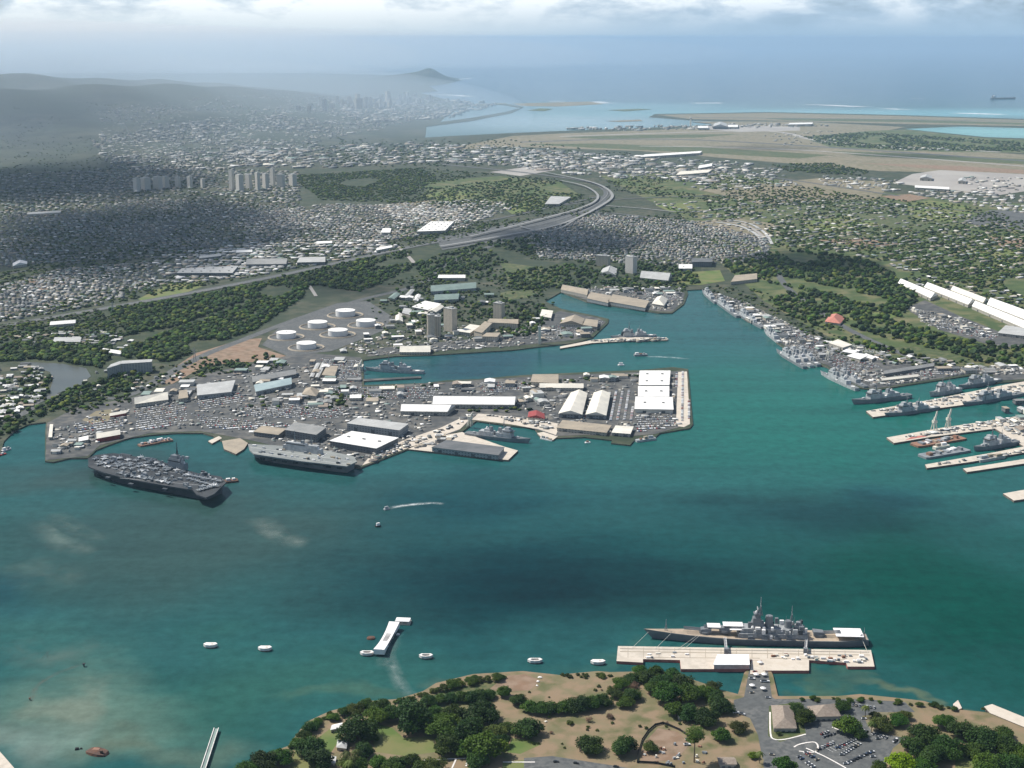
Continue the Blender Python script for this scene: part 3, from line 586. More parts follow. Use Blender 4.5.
# ---------------------------------------------------------------- buildings
def building(label, q, h, roof, style='flat', wall='wall', cat='building', group=None, name='building', z=LZ, over=.6):
    e = [G(q[i], q[i+1], z + h) for i in range(0, 8, 2)]          # eaves: near-left, near-right, far-right, far-left
    c = sum(e, Vector()) / 4; base = Vector((c.x, c.y, z))
    d = e[1] - e[0]; rz = math.atan2(d.y, d.x)
    ca, sa = math.cos(-rz), math.sin(-rz)
    P = [((p.x - c.x) * ca - (p.y - c.y) * sa, (p.x - c.x) * sa + (p.y - c.y) * ca) for p in e]
    root = empty(name, base, rz, label, cat, group)
    MB().prism(P, 0, h, 0).build('wall', M[wall], root)
    mb = MB(); g = 1 + 2 * over / max(8, max(abs(p[0]) for p in P))
    Q = [(p[0] * g, p[1] * g) for p in P]; wid = math.dist(P[0], P[1]); dep = math.dist(P[1], P[2])
    mid = lambda a, b: ((a[0] + b[0]) / 2, (a[1] + b[1]) / 2)
    if style in ('flat', 'vents'):
        mb.prism(Q, h + .01, h + .7, 0)
        mb.build('roof', M[roof], root)
        if style == 'vents':
            nvx = max(2, int(wid / 25)); vb = []
            for i in range(nvx):
                for j in range(max(1, int(dep / 60))):
                    u, w = (i + .5) / nvx, (j + .5) / max(1, int(dep / 60))
                    x = (P[0][0]*(1-u) + P[1][0]*u)*(1-w) + (P[3][0]*(1-u) + P[2][0]*u)*w; y = (P[0][1]*(1-u) + P[1][1]*u)*(1-w) + (P[3][1]*(1-u) + P[2][1]*u)*w
                    MB().box(x, y, h + .7, 5, 3.5, 2.0).build('roof_vent', M['roofgrey'], root)
    else:
        rise = min(wid, dep) * (.16 if style != 'hip' else .26)
        alongx = wid >= dep if style in ('gable', 'hip') else style == 'gablex'
        if alongx: a, b = mid(Q[0], Q[3]), mid(Q[1], Q[2]); o4 = [Q[0], Q[1], Q[2], Q[3]]
        else: a, b = mid(Q[1], Q[0]), mid(Q[2], Q[3]); o4 = [Q[1], Q[2], Q[3], Q[0]]
        if style == 'hip':
            k = .5 * min(wid, dep) / max(wid, dep); a, b = ((a[0]*(1-k)+b[0]*k, a[1]*(1-k)+b[1]*k), (b[0]*(1-k)+a[0]*k, b[1]*(1-k)+a[1]*k))
        vs = [(*p, h + .02) for p in o4] + [(*a, h + rise), (*b, h + rise)]
        mb.add(vs, [(0, 1, 5, 4), (2, 3, 4, 5), (3, 0, 4), (1, 2, 5), (3, 2, 1, 0)])
        mb.build('roof', M[roof], root)
        if max(wid, dep) > 90 and style == 'gable':
            MB().add([(a[0], a[1], h + rise - .2), (b[0], b[1], h + rise - .2), (b[0]+.8, b[1]+.8, h + rise + .6), (a[0]+.8, a[1]+.8, h + rise + .6)], [(0, 1, 2, 3), (3, 2, 1, 0)]).build('ridge_vent', M['rooflight'], root)
    # a loading door on the near wall of the bigger sheds
    if name == 'warehouse':
        n = max(2, min(6, int(wid / 30)))
        for i in range(n):
            u = (i + .5) / n; x = P[0][0]*(1-u) + P[1][0]*u; y = P[0][1]*(1-u) + P[1][1]*u
            MB().box(x, y - .05, 0, 7, .5, h * .6).build('loading_door', M['roofdark'], root)
    return root
B = building
W = 'warehouse'
B('northernmost white flat block of the three joined white roofs at the basin tip', (639,385,669,385,670,371,640,371), 8, 'roofwhite', 'vents', 'roofcream', name=W)
B('middle white block of the three joined white roofs at the basin tip', (638.5,396.8,668.8,396.8,668.8,386.6,638.5,386.6), 9, 'roofwhite', 'vents', 'roofcream', name=W)
B('widest white block of the three joined roofs, nearest the harbour', (635,409,673,409.6,672,397.4,636,397), 8, 'roofwhite', 'vents', 'roofcream', name=W)
B('white arched shed pair, the one beside the brick-coloured yard', (559,413,582,414,587,393.5,571,393), 9, 'roofcream', 'gabley', 'wallgrey', name=W)
B('white arched shed pair, the one beside the rows of parked cars', (586,414,606,415,610,393.5,594,393), 9, 'roofcream', 'gabley', 'wallgrey', name=W)
B('long low grey quay shed below the two arched sheds', (557,428,606,433,611,425.5,563,420.5), 6, 'rooftan', 'flat', 'wall', name=W)
B('square white flat-roofed shed on the quay corner', (612,432.6,630,434,633,427,616,426), 6, 'roofcream', 'flat', 'wall', name=W)
B('longest white gabled warehouse behind the destroyer slip', (433,404,514,404.7,516,397.5,435,397), 9, 'roofwhite', 'gable', name=W)
B('shorter white gabled warehouse in front of the longest one', (401,411,447,411.7,455,405.5,403,405), 9, 'roofwhite', 'gable', name=W)
B('narrow white roof behind the two arched sheds', (540,387.6,583,388,583,384,540,384), 7, 'roofcream', 'gable')
B('tan flat-roofed store by the inner basin quay', (531,382,558,383.3,558,374.6,533,374.6), 10, 'rooftan', 'flat')
B('small red-roofed quay building above the destroyer slip', (528,417,544.5,418.7,544,413.5,529,412), 6, 'roofred', 'gable')
B('long dark flat transit shed on the destroyer pier', (432,447.5,498,455.5,504,447.5,447,440.3), 8, 'roofdark', 'flat', 'wallgrey', name=W)
B('white sawtooth-lined shed behind the assault ship stern', (330,441,376,448.5,398,438,352,431.5), 12, 'roofwhite', 'vents', 'walldark', name=W)
B('big grey slab-sided shop behind the white quay shed', (347,423.5,399,430.5,408,424,358,418), 15, 'rooflight', 'flat', 'wallgrey', name=W)
B('grey square block standing behind the assault ship island', (285,430,316,435,326,427.5,295,422.5), 15, 'roofgrey', 'flat', 'walldark', name=W)
B('tan flat shed beside the grey square block on the quay', (254,432,278,435,286,429,262,426), 8, 'rooftan', 'flat', 'walldark')
B('cream-white stepped roof above the left car rows', (135,404,168,399.5,167,392.8,135,400), 8, 'roofcream', 'gable')
B('small cream roof with red end beside the bare earth lot', (110,416,126,413,126,410.5,110,413.5), 6, 'roofcream', 'gable', 'roofred')
B('cream shed on the quay behind the aircraft carrier bow', (97,438.5,120,434.5,119.5,430,97,433.5), 8, 'roofcream', 'gable', 'roofred')
B('small white shed beside the cream carrier quay shed', (79,441.5,88,439.7,88,436,79,438), 7, 'roofwhite', 'flat')
B('slim white hut on the small square quay by the inlet', (48.5,437,52,437,53,425,50,425), 5, 'roofcream', 'flat')
B('large grey flat roof above the striped car park', (197.5,395.5,231,392,235,380.5,197,385), 9, 'rooflight', 'flat', 'wallgrey', name=W)
B('small tan block between the cream roof and the large grey roof', (178.5,399,188,397.5,187,390,179.5,391), 9, 'rooftan', 'flat')
B('pale aqua long roof below the tank farm', (256,391.5,291.5,384,291,378.5,254,385), 9, 'roofaqua', 'gable', 'wallgrey', name=W)
B('dark grey long roof behind the pale aqua one', (253,382,296,374,295,370,252,376.5), 8, 'roofgrey', 'gable', 'walldark', name=W)
B('left strip of the twin narrow pale roofs under the tanks', (310,376,313.6,376,319.6,364,316,364), 7, 'rooflight', 'gabley')
B('right strip of the twin narrow pale roofs under the tanks', (315.5,376.5,319,376.5,325,364.5,321.5,364), 7, 'rooflight', 'gabley')
B('square tan roof beside the twin narrow roofs', (322,375,334.5,376,338,366.5,327,366), 7, 'rooftan', 'flat')
B('brown-roofed office near the dry dock head', (302,394,316,396,320,390,306,388), 8, 'rooftan', 'hip')
B('long cream shed on the quay below the twin towers', (400,352,430,352,430,346.8,401,348), 6, 'roofcream', 'gable')
B('white twin-bay roof on the rise above the towers', (438,278,465,278,465,275,439,275), 10, 'roofwhite', 'flat')
B('long green-grey roof below the white twin-bay one', (431,291.5,476,288,476,284,431,287), 10, 'roofgreen', 'gable', 'wallgrey')
B('second green-grey roof in the trees above the towers', (434,300,458,299,460,295,436,296), 9, 'roofgreen', 'gable', 'wallgrey')
B('white complex beside the twin towers', (412,307,428,310,441,304,425,301), 8, 'roofwhite', 'flat')
B('pale hall at the lower end of the white complex', (428,311,436,312,444,306.5,437,305.5), 8, 'roofcream', 'gable')
B('small aqua roof nearest the tank farm fence', (388,298,394,299,400,294,394,293), 7, 'roofgreen', 'gable')
B('pale block between the tank farm and the white complex', (404,296.5,409,296.5,414.5,290,410,290), 7, 'rooflight', 'gabley')
B('slim white roof above the white complex', (413,300,418,301,421,295,416,295), 8, 'roofwhite', 'gabley')
B('pale roof left of the white complex', (402,313,410,315,412,309,404,308), 6, 'rooflight', 'flat')
B('small pale roof under the tank farm road', (395,320.5,403,321.5,402,314,396,313.5), 6, 'roofcream', 'gabley')
B('back wing of the courtyard barracks', (487,322.5,518,324,518,319.5,490,318.8), 14, 'rooftan', 'flat', 'walltower')
B('left wing of the courtyard barracks', (474,331,482,333,492,323.5,485,321.5), 14, 'rooftan', 'flat', 'walltower')
B('front wing of the courtyard barracks', (482,336.5,497,337,500,333,487,333), 12, 'rooftan', 'flat', 'walltower')
B('low cream annexe beside the courtyard barracks', (459,331.5,470,333,480,326,470,324.5), 8, 'roofcream', 'flat')
B('tan long roof at the inner end of the small peninsula', (561,289.5,587,295,589,291,564,287), 9, 'rooftan', 'gable', 'wall')
B('grey-tan roof in the middle of the small peninsula', (587,298.5,608,303,611,296,590,292), 9, 'rooftan', 'flat', 'wallgrey')
B('grey flat roof along the small peninsula quay', (608,301.5,645,308,649,301,613,294.5), 9, 'rooftan', 'flat', 'wallgrey')
B('pale round-cornered store at the small peninsula tip', (652,303.5,664,305.5,668,299,657,297), 9, 'roofcream', 'hip')
B('left tan shed on the spit by the training basin', (560,323.5,582,324.5,584,318.5,566,317.5), 9, 'rooftan', 'gable')
B('right tan shed on the spit by the training basin', (583,325,597,327,598,320.5,586,319), 9, 'rooftan', 'flat')
B('pale two-part shed near the spit trees', (540,316,551,318,553,311,542,309.5), 8, 'roofcream', 'flat')
B('pale slab roof above the grass sports field', (679,268.5,692,268.5,692,264.5,679,264.5), 9, 'roofwhite', 'flat')
B('dark four-storey block beside the sports field', (692,262,712,262,712,258.5,692,258.5), 16, 'roofdark', 'flat', 'walldark')
B('grey shed in trees west of the tall white block', (600,273,616,275,617,268.5,603,268.5), 8, 'rooflight', 'gable')
B('long pale shed in trees east of the tall white block', (640,277.5,668,280.5,672,275.5,643,274), 8, 'rooflight', 'gable')
B('pale two-storey office at the head of the right docks', (731,282,757,279,757,273.5,735,275.5), 9, 'rooftan', 'flat')
B('first long white warehouse roof of the right row, nearest the woods', (898,283,930.5,298,938,294.5,903,281.3), 9, 'roofwhite', 'gable', name=W)
B('second long white warehouse roof of the right row', (924,287,968,304.5,975.5,301,930.5,284.5), 9, 'roofwhite', 'gable', name=W)
B('cream warehouse roof at the back of the right row', (950.5,290,983,302.5,988,299.5,955.5,287.5), 9, 'roofcream', 'gable', name=W)
B('long white warehouse roof reaching the frame edge, lower one', (972,306,1050,339,1057,334.5,978,303), 9, 'roofwhite', 'gable', name=W)
B('long white warehouse roof reaching the frame edge, upper one', (987,304.5,1060,333,1062,326,993,301.5), 9, 'roofwhite', 'gable', name=W)
B('pale low warehouse under the long white roofs', (998,333,1050,339,1052,332,1006,325.5), 7, 'rooflight', 'flat', name=W)
B('salmon hip-roofed house among trees by the right docks', (825,321.5,840,323.5,845,317.5,830,314.5), 6, 'rooftile', 'hip', cat='house', name='red_roofed_house')
B('largest white roof of the dock workshop cluster', (829,343,843,347.7,852,344.8,838,339.6), 8, 'roofcream', 'flat')
B('small white roof in the middle of the dock workshop cluster', (842,351.5,853,353.5,858,350.8,847,349.3), 7, 'roofwhite', 'flat')
B('bright white square roof of the dock workshop cluster', (847,356,860,359.5,868,355.5,856,352.8), 7, 'roofwhite', 'flat')
B('narrow white roof at the end of the dock workshop cluster', (863,356.5,872,359.3,875.5,357,866,353.6), 6, 'roofwhite', 'flat')
B('long pale dock shed on the outer quay road', (882,380.5,918,376.5,918,374.5,882,378.5), 7, 'roofcream', 'gable')
B('long grey dock shed behind the pale quay one', (884,374,934,366,934,363.5,884,371), 7, 'roofgrey', 'gable', 'walldark')
B('curved-end apartment slab by the river, long wing', (121,364,151,362,152,359.5,122,361), 24, 'rooflight', 'flat', 'wallslab', cat='apartment block', name='apartment_block')
B('curved-end apartment slab by the river, short angled wing', (107,368.5,120.6,364.2,120.6,361.2,111,364.5), 24, 'rooflight', 'flat', 'wallslab', cat='apartment block', name='apartment_block')
B('white roof behind the river apartment slab', (101,351,120,354,125,351.5,106,349), 6, 'roofwhite', 'gable')
B('long grey roof at the wood edge above the river', (53,342,80,342,81,337.5,55,337.5), 7, 'rooflight', 'flat')
B('long white roof below the highway on the left', (50,325,75,323,76,320.5,52,322.2), 7, 'roofwhite', 'gable')
B('wide grey depot roof beside the green field', (177,273,232,273,238,266,182,268.5), 10, 'rooflight', 'vents', 'walldark', name=W)
B('pale strip roof behind the wide grey depot', (199,258.5,221,256,221,253.8,200,255.8), 9, 'rooflight', 'flat', 'walldark')
B('white strip roof uphill of the grey depots', (236,252.6,252,252,252,249.8,237,250), 9, 'roofwhite', 'flat')
B('second grey depot roof along the highway', (246,264.5,286,264,287,258.5,247,259), 10, 'roofgrey', 'flat', 'walldark', name=W)
B('third grey depot roof along the highway', (297,262.5,325,262,325,257,300,257.5), 10, 'rooflight', 'flat', 'walldark', name=W)
B('largest white roof beside the interchange', (417,231.5,445,230.5,454,221.5,431,221.5), 12, 'roofwhite', 'vents', 'wall', name=W)
B('white block left of the largest interchange roof', (381,232.5,390,232.5,391,228.5,383,228.5), 10, 'roofwhite', 'flat')
B('narrow white roof on the highway bank', (376,250.5,392,247.4,392,245.5,377,248), 8, 'roofwhite', 'flat')
B('white low roof in the hillside suburb', (317,243.8,332,243,332,241,317,241.5), 8, 'roofwhite', 'flat')
B('white and grey terminal roof above the interchange', (545,204,559,204,571,197,551,196.3), 10, 'rooflight', 'flat', name=W)
B('white school roof at the left frame edge', (13,266,27,264,27,261.3,13,263), 8, 'roofwhite', 'gable')
B('pale long roof high in the hazy left suburb', (27,214.5,60,212.7,61,210.8,28,212.6), 9, 'rooflight', 'flat')
B('long white roof on the airfield apron', (915,187.5,949,189.5,949,187.2,915,185.5), 12, 'roofwhite', 'flat', name=W)
B('pale hangar on the apron corner', (920,178,932,178.5,932,176,921,175.8), 14, 'rooflight', 'gable', name=W)
B('pale hangar in the middle of the apron', (958,181,966,181.5,966,178.7,959,178.5), 14, 'rooflight', 'gable', name=W)
B('broad hangar with a dark front by the lagoon', (713,126.5,727,126.5,727,123.7,714,123.7), 22, 'rooflight', 'gable', 'walldark', name=W)
B('white airport shed beside the broad hangar', (728,127,738,127,738,124.8,728,124.8), 16, 'roofwhite', 'flat', name=W)
B('white airport shed left of the broad hangar', (698,128,708,128,708,126,698,126), 16, 'roofwhite', 'flat', name=W)
B('white airport terminal roof on the far apron', (788,124.5,812,124,813,122.5,790,123), 18, 'roofwhite', 'flat', name=W)
B('long pale airport warehouse left of the woods', (640,157,700,153,702,151,645,154.5), 14, 'roofwhite', 'flat', name=W)
B('pale sandy-roofed store by the airport road', (676,175,708,172.5,712,169.5,680,171.5), 14, 'roofcream', 'flat', name=W)
B('white roof beside the sandy-roofed airport store', (698,168.5,712,166,712,163.5,699,165.5), 12, 'roofwhite', 'flat', name=W)
# island buildings in the foreground
B('brown hip-roofed hall on the island with a white kerb', (774,727.5,796,727.5,791.5,706,772,706), 5, 'roofbrown', 'hip', cat='hall', name='hip_roofed_hall')
B('lower brown hip-roofed hall beside the car park', (815,716.5,840,715.8,834,704,808,706.5), 5, 'roofbrown', 'hip', cat='hall', name='hip_roofed_hall')
B('small brown-roofed store at the lower edge of the island', (720,764,736,764,733,757.5,718,757.5), 4, 'roofbrown', 'gable', cat='shed', name='store_shed')
B('white house among trees near the lawn shore', (331,729.5,341,727.5,342,723,333,725), 4, 'roofwhite', 'gable', cat='house', name='island_house')
B('pale cottage below the white shore house', (337,747,346,748,347,741,338,740), 4, 'rooflight', 'hip', cat='house', name='island_house')
B('little round-topped white hut in the left island trees', (329,762,335,763,336,757,331,756), 3, 'roofwhite', 'hip', cat='hut', name='island_hut')
B('tiny white hut in the scrub behind the fenced plot', (678,717,685,718,685,713,679,713), 3, 'roofcream', 'gable', cat='hut', name='island_hut')
B('white shelter roof on the battleship pier', (714,665,749,665,748,655,718,655), 5, 'tent', 'flat', 'pinkwall', cat='pier shelter', name='pier_shelter', z=3.6)

# high-rises: base centre in the photograph, width and depth and height in metres
def tower(label, px, py, w, d, h, wall='walltower', roof='rooflight', rz=0.0, group=None, cat='tower block', name='tower_block', round_=False):
    p = GT(px, py); root = empty(name, p, rz, label, cat, group)
    mb = MB()
    if round_: mb.cyl(0, 0, -8, w / 2, h + 8, 20)
    else: mb.box(0, 0, -8, w, d, h + 8)
    mb.build('wall', M[wall], root)
    r_ = MB(); (r_.cyl(0, 0, h + .01, w/2 + .4, 1.2, 20) if round_ else r_.box(0, 0, h + .01, w + .8, d + .8, 1.2)); r_.build('roof', M[roof], root)
    MB().box(w*.1, d*.05, h + 1.2, w*.35, d*.4, 3.5).build('lift_housing', M[roof], root)
    return root
tower('round-ended tan tower, left of the twin harbour towers', 431, 338, 19, 19, 58, round_=True)
tower('slim tan stair tower joined to the round-ended tower', 438, 336, 14, 20, 50)
tower('rectangular tan tower, right of the twin harbour towers', 450.5, 331, 30, 18, 58, rz=-.75)
tower('pale blank tower block left of the courtyard barracks roofs', 499, 318, 26, 16, 40, rz=-.6)
tower('slim pale tower standing alone on the spit', 539.5, 344, 7, 7, 42, 'roofcream')
tower('wide pale block in the trees behind the small peninsula', 603, 266, 44, 18, 34, 'walltower', rz=-.5)
tower('tall white block above the small peninsula', 631, 273, 32, 20, 52, 'wallpale', rz=-.8)
for i, (px, py, h, w) in enumerate([(137,191,62,34),(146,190,58,50),(158,189,60,40),(166,188,55,38),(178,187,50,26),(190,188,56,26),(203,188,44,24),(232,190,95,24),(240,191,78,40),(249,189,70,30),(258,190,84,26),(266,188,70,34),(273,186,88,24),(281,187,62,36),(293,186,58,40)]):
    tower('hazy white apartment tower in the cluster at the hill foot', px, py, w, w*.6, h, 'wallpale', rz=rnd.uniform(-1.0,-.4), group='apartment towers at the hill foot', name='hillside_tower')
for i in range(62):
    px = min(432, max(296, rnd.gauss(372, 34))); py = 112 - (px - 300) * .085 + rnd.uniform(-5, 3)
    h = rnd.choice([30, 40, 50, 60, 75, 95]) * rnd.uniform(.8, 1.25); w = rnd.uniform(22, 48)
    tower('pale high-rise of the distant hazy downtown skyline', px, py, w, w, h, rnd.choice(['wall', 'wallpale', 'walltower', 'wallpale']), rz=rnd.uniform(-1,0), group='high-rises of the distant downtown', name='downtown_tower')
# airport control tower
p = G(690.5, 128, LZ); ct = empty('control_tower', p, 0, 'slim white control tower on the far airfield', 'control tower')
MB().cyl(0, 0, 0, 7, 74, 10, 5).build('shaft', M['roofcream'], ct); MB().cyl(0, 0, 74, 6, 6, 10, 12).cyl(0, 0, 80, 12, 5, 10, 10).build('cab', M['rooflight'], ct); MB().tube((0,0,85), (0,0,100), 1.2).build('mast', M['roofcream'], ct)
# storage tanks
def tank_root():
    t = empty('storage_tank', (0, 0, 0), 0, 'x', 'storage tank', 'white storage tanks')
    MB().cyl(0, 0, 0, 1, .56, 40).build('shell', M['tank'], t)
    MB().cyl(0, 0, .56, 1.012, .012, 40).cyl(0, 0, .572, 1.0, .05, 40, .05).build('roof', M['roofwhite'], t)
    MB().tube((.99, -.25, 0), (.85, -.58, .6), .012).build('stair', M['roofgrey'], t)
    MB().cyl(0, 0, .62, .06, .03, 8).build('vent', M['roofgrey'], t)
    return t
TANKS = [(286.5,337.5,'leftmost white storage tank of the tank farm'), (306.5,348,'white storage tank nearest the harbour side of the farm'), (317.7,327,'white storage tank between the leftmost and the farthest one'), (338,335,'central white storage tank of the farm'), (345.5,315.5,'farthest white storage tank of the farm'), (366,325.5,'rightmost white storage tank with a pinkish lid')]
tk = None
for px, py, lab in TANKS:
    p = G(px, py, LZ); r_ = 9.7 * SC(py)
    if tk is None: tk = tank_root(); cpt = make_copier(tk); tk.location = p; tk.scale = (r_,)*3; tk['label'] = lab
    else: cpt(p, 0.4, r_, lab)
for px, py, lab in TANKS:                    # earth bunds round the tanks
    c = G(px, py, LZ); r_ = 17.5 * SC(py); mb = MB(); n = 28; V = []
    for rr, hh in ((r_ + 3, 0), (r_ + 1, 2.2), (r_ - 1, 2.2), (r_ - 3, 0)):
        V += [(c.x + rr * math.cos(2*math.pi*i/n), c.y + .95 * rr * math.sin(2*math.pi*i/n), LZ + .5 + hh) for i in range(n)]
    mb.add(V, [(k*n+i, k*n+(i+1) % n, (k+1)*n+(i+1) % n, (k+1)*n+i) for k in range(3) for i in range(n)]); tag(mb.build('tank_bund', M['rooftan']), lab.replace('white storage tank', 'low earth bund round the white tank, the') if False else 'low earth bund ring round the ' + lab, 'bund', 'earth bunds round the tanks')

# ---------------------------------------------------------------- piers and quays
def pier(label, px, h=3.4, m='concrete', side='quayside', name='pier', group=None):
    mb, pts = slab(name, px, h, None); o = mb.build(name, [M[m], M[side]]); return tag(o, label, 'pier', group)
bp_ = pier('long pale battleship pier with stepped near edge and red fenders', [(618,646),(871,650),(874.5,666.5),(847.5,666.5),(846,662.5),(809,660),(809,670.5),(763,670.5),(762,660),(750,660),(750,669),(681,669),(680,660),(643,659),(643,662.5),(616.5,661)], 3.6, 'concrete', 'redline')
for a_, w_, m_ in (((620,651.5,870,655), 1.4, 'rooftan'), ((620,648.6,869,652.2), .9, 'quayside'), ((645,657.5,760,658.2), 1.0, 'rooftan'), ((770,658.2,845,659.5), 1.0, 'rooftan')):
    P0, P1 = G(a_[0], a_[1], 3.63), G(a_[2], a_[3], 3.63); d_ = P1 - P0; c_ = (P0 + P1) / 2
    MB().box(c_.x, c_.y, 3.602, d_.length, w_ * 1.6, .05, math.atan2(d_.y, d_.x)).build('deck_seam', M[m_], bp_)
for k in range(16):
    x = 628 + 15.5*k; P0, P1 = G(x, 647.2 + .016*(x-618), 3.63), G(x, 657.6 + .004*(x-618), 3.63); d_ = P1 - P0; c_ = (P0 + P1) / 2
    MB().box(c_.x, c_.y, 3.655, d_.length, .6, .03, math.atan2(d_.y, d_.x)).build('deck_seam', M['rooftan'], bp_)
pier('short access ramp joining the battleship pier to the island', [(751.5,658.5),(761,658.5),(766,674),(750,674)], 3.3, 'concrete')
pier('destroyer pier carrying the long dark transit shed', [(408,449),(508,460),(518,450.5),(504,446.5),(462,432),(440,436)], 3.2)
pier('outer frigate pier of the right docks with ships on both sides', [(866,411),(873,417),(962,405),(1024,393.5),(1090,383),(1080,372),(1006,384.5),(935,399)])
cp_ = pier('wide crane pier with red patch at its tip', [(886.5,437.5),(894,443),(930,437),(995,428.5),(1024,446.5),(1100,450),(1100,404),(1024,415),(991,420.5),(940,428)])
MB().add([G(x, y, 3.46) for x, y in [(905,440),(926,436.6),(930,434.2),(912,436.8)]], [(0, 1, 2, 3)]).build('painted_area', M['redline'], cp_)
pier('grey pier holding the moored frigate and barges', [(925,464.5),(927,468),(970,462),(1024,452.5),(1100,440),(1100,432),(1024,446.5),(993,452.5)])
pier('narrow pier below the pale covered boat', [(963,468.5),(967,472),(1024,463.5),(1100,452),(1100,447),(1024,459)])
pier('lowest pier end at the right frame edge', [(1003,493.5),(1014,500.5),(1100,488),(1100,476)])
pier('dry dock sill quay beside the docked grey ship', [(363,379),(421,376.2),(421,377.6),(363,381)], 3.0, 'yard')
pier('long thin quay mole of the training basin', [(560,346.5),(592,340),(625,337),(667,337.5),(667,340),(625,341),(592,343),(560,348.5)], 3.0, 'concrete')
pier('jetty with pale boats beside the quay sheds', [(537,433),(541,437),(553,440),(558,436),(548,431)], 2.8, 'concrete')
pier('stub quay at the assault ship bow with scrub on top', [(222,441),(224,449),(236,454),(244,449),(248,443),(240,438)], 3.0, 'rooftan')
pier('little slipway finger left of the assault ship', [(208,441),(212,443.5),(222,438),(219,436)], 2.8, 'concrete')
pier('concrete quay corner at the lower left of the frame', [(-20,752),(-6,745),(3,755),(16,770),(16,800),(-20,800)], 3.0, 'concrete')
pier('pale seawall quay at the right end of the island', [(984,706.5),(992,704),(1024,717),(1100,748),(1100,765),(1024,727),(990,713)], 3.4, 'concrete')
pier('small concrete landing beside the right island shore', [(953,704),(958,700),(962,708),(955,711)], 3.0, 'concrete')
# twin-railed footbridge pier
A_, B_ = G(200, 782, 0), G(216.5, 731, 0); d = B_ - A_; ln = d.length; rz = math.atan2(d.y, d.x)
t = empty('footbridge_pier', A_, rz, 'thin twin-railed white footbridge pier over the shallows', 'footbridge')
MB().box(ln/2, 0, 2.4, ln, 4.2, .5).build('deck', M['roofgreen'], t)
for s in (-1, 1): MB().box(ln/2, s*2.3, 2.9, ln, .7, 1.1).build('rail', M['whiteconc'], t)
for i in range(14):
    for s in (-1, 1): MB().cyl(6 + i*(ln-10)/13, s*1.7, -2, .35, 4.4, 8).build('pile', M['concrete'], t)
# moor quays: white rounded concrete blocks
def quay(px, py, label, hollow, w=14, d=3.2, rz=0.0):
    p = G(px, py + 1.6, 0); t = empty('mooring_quay', p, rz, label, 'mooring quay', 'white mooring quays'); s = SC(py)
    hw, hd = w * s / 2, d * D(py) / 2
    oct_ = lambda k: [(hw*k*x, hd*k*y) for x, y in ((-1,.1),(-.62,-.75),(0,-1),(.62,-.75),(1,.1),(.66,.9),(-.66,.9))]
    MB().prism(oct_(.93), -2, 1.2, 0).build('base', M['quayside'], t)
    mb = MB()
    if hollow:
        o, i = oct_(1), oct_(.66); n = len(o)
        vs = [(*q, z) for z in (1.2, 4.2) for q in o] + [(*q, z) for z in (1.21, 4.2) for q in i]
        mb.add(vs, [(k, (k+1) % n, n+(k+1) % n, n+k) for k in range(n)] + [(n+k, n+(k+1) % n, 3*n+(k+1) % n, 3*n+k) for k in range(n)] + [(3*n+k, 3*n+(k+1) % n, 2*n+(k+1) % n, 2*n+k) for k in range(n)] + [(k, 2*n+k, 2*n+(k+1) % n, (k+1) % n) for k in range(n)])
        mb.build('wall', M['whiteconc'], t)
        MB().prism(oct_(.65), 1.21, 1.7).build('floor_slab', M['dry'], t)
    else:
        mb.prism(oct_(1), 1.21, 4.4); mb.build('cap', M['whiteconc'], t)
        MB().box(hw*.25, -hd*.1, 4.4, hw*.35, hd*.3, .4).build('bollard_plinth', M['concrete'], t)
    return t
quay(210.5,645.5,'solid white mooring quay farthest out in the left bay', False)
quay(265,648.8,'solid white mooring quay nearest the left of the memorial', False)
quay(367,653.5,'hollow white mooring quay touching the memorial end', True)
quay(426,656.5,'hollow white mooring quay alone between memorial and shore', True)
quay(535,661,'white mooring quay close to the bare red shore', True, 15)
quay(598,662.5,'white mooring quay beside the battleship pier end', False, 15)
# memorial: long white hall sagging in the middle, its dock and its old mooring ring
A_, B_ = G(379, 656.5, 0), G(394.5, 628.5, 0); d = B_ - A_; ln = d.length; rz = math.atan2(d.y, d.x)
t = empty('memorial_hall', A_, rz, 'white saddle-roofed memorial hall standing across the sunken hull', 'memorial')
rings = []; wd = 6.6
for k in range(9):
    u = k / 8; zt = 9.2 - 3.0 * (1 - (2*u - 1) ** 2); w_ = wd * (1.0 - .14 * (1 - (2*u-1)**2))
    rings.append([(u*ln, -w_, 2.6), (u*ln, w_, 2.6), (u*ln, w_, zt), (u*ln, -w_, zt)])
MB().loft(rings).build('hall', M['tent'], t)
for i in range(7): MB().box(ln*(.38 + .04*i), 0, 6.3, ln*.016, 6, .35).build('roof_opening', M['roofdark'], t)
for s in (-1, 1):
    for i in range(7): MB().box(ln*(.3 + .065*i), s*6.05, 4.0, ln*.04, .5, 1.6).build('window', M['roofdark'], t)
for u in (.08, .35, .65, .92):
    for s in (-1, 1): MB().box(ln*u, s*4, -2, 3, 2, 4.6).build('pier_leg', M['whiteconc'], t)
p = G(403, 623, 0); t = empty('memorial_dock', p, -.1, 'white canopied landing dock at the far end of the memorial', 'dock')
MB().box(0, 0, -.5, 16*SC(621)*.97, 13, 2.2).build('float', M['concrete'], t); MB().box(0, 0, 4.0, 15*SC(621)*.95, 12, .8).build('canopy', M['tent'], t)
for s in (-7, 0, 7):
    for q in (-5, 5): MB().cyl(s, q, 1.7, .25, 2.3, 6).build('post', M['whiteconc'], t)
p = G(371, 638.5, 0); tag(MB().cyl(0, 0, -1, 5.5, 2.4, 16, 5.0).cyl(0, 0, 1.4, 3.6, .5, 16).build('turret_ring', M['rust'], loc=p), 'rusty round gun barbette breaking the water beside the memorial', 'barbette')
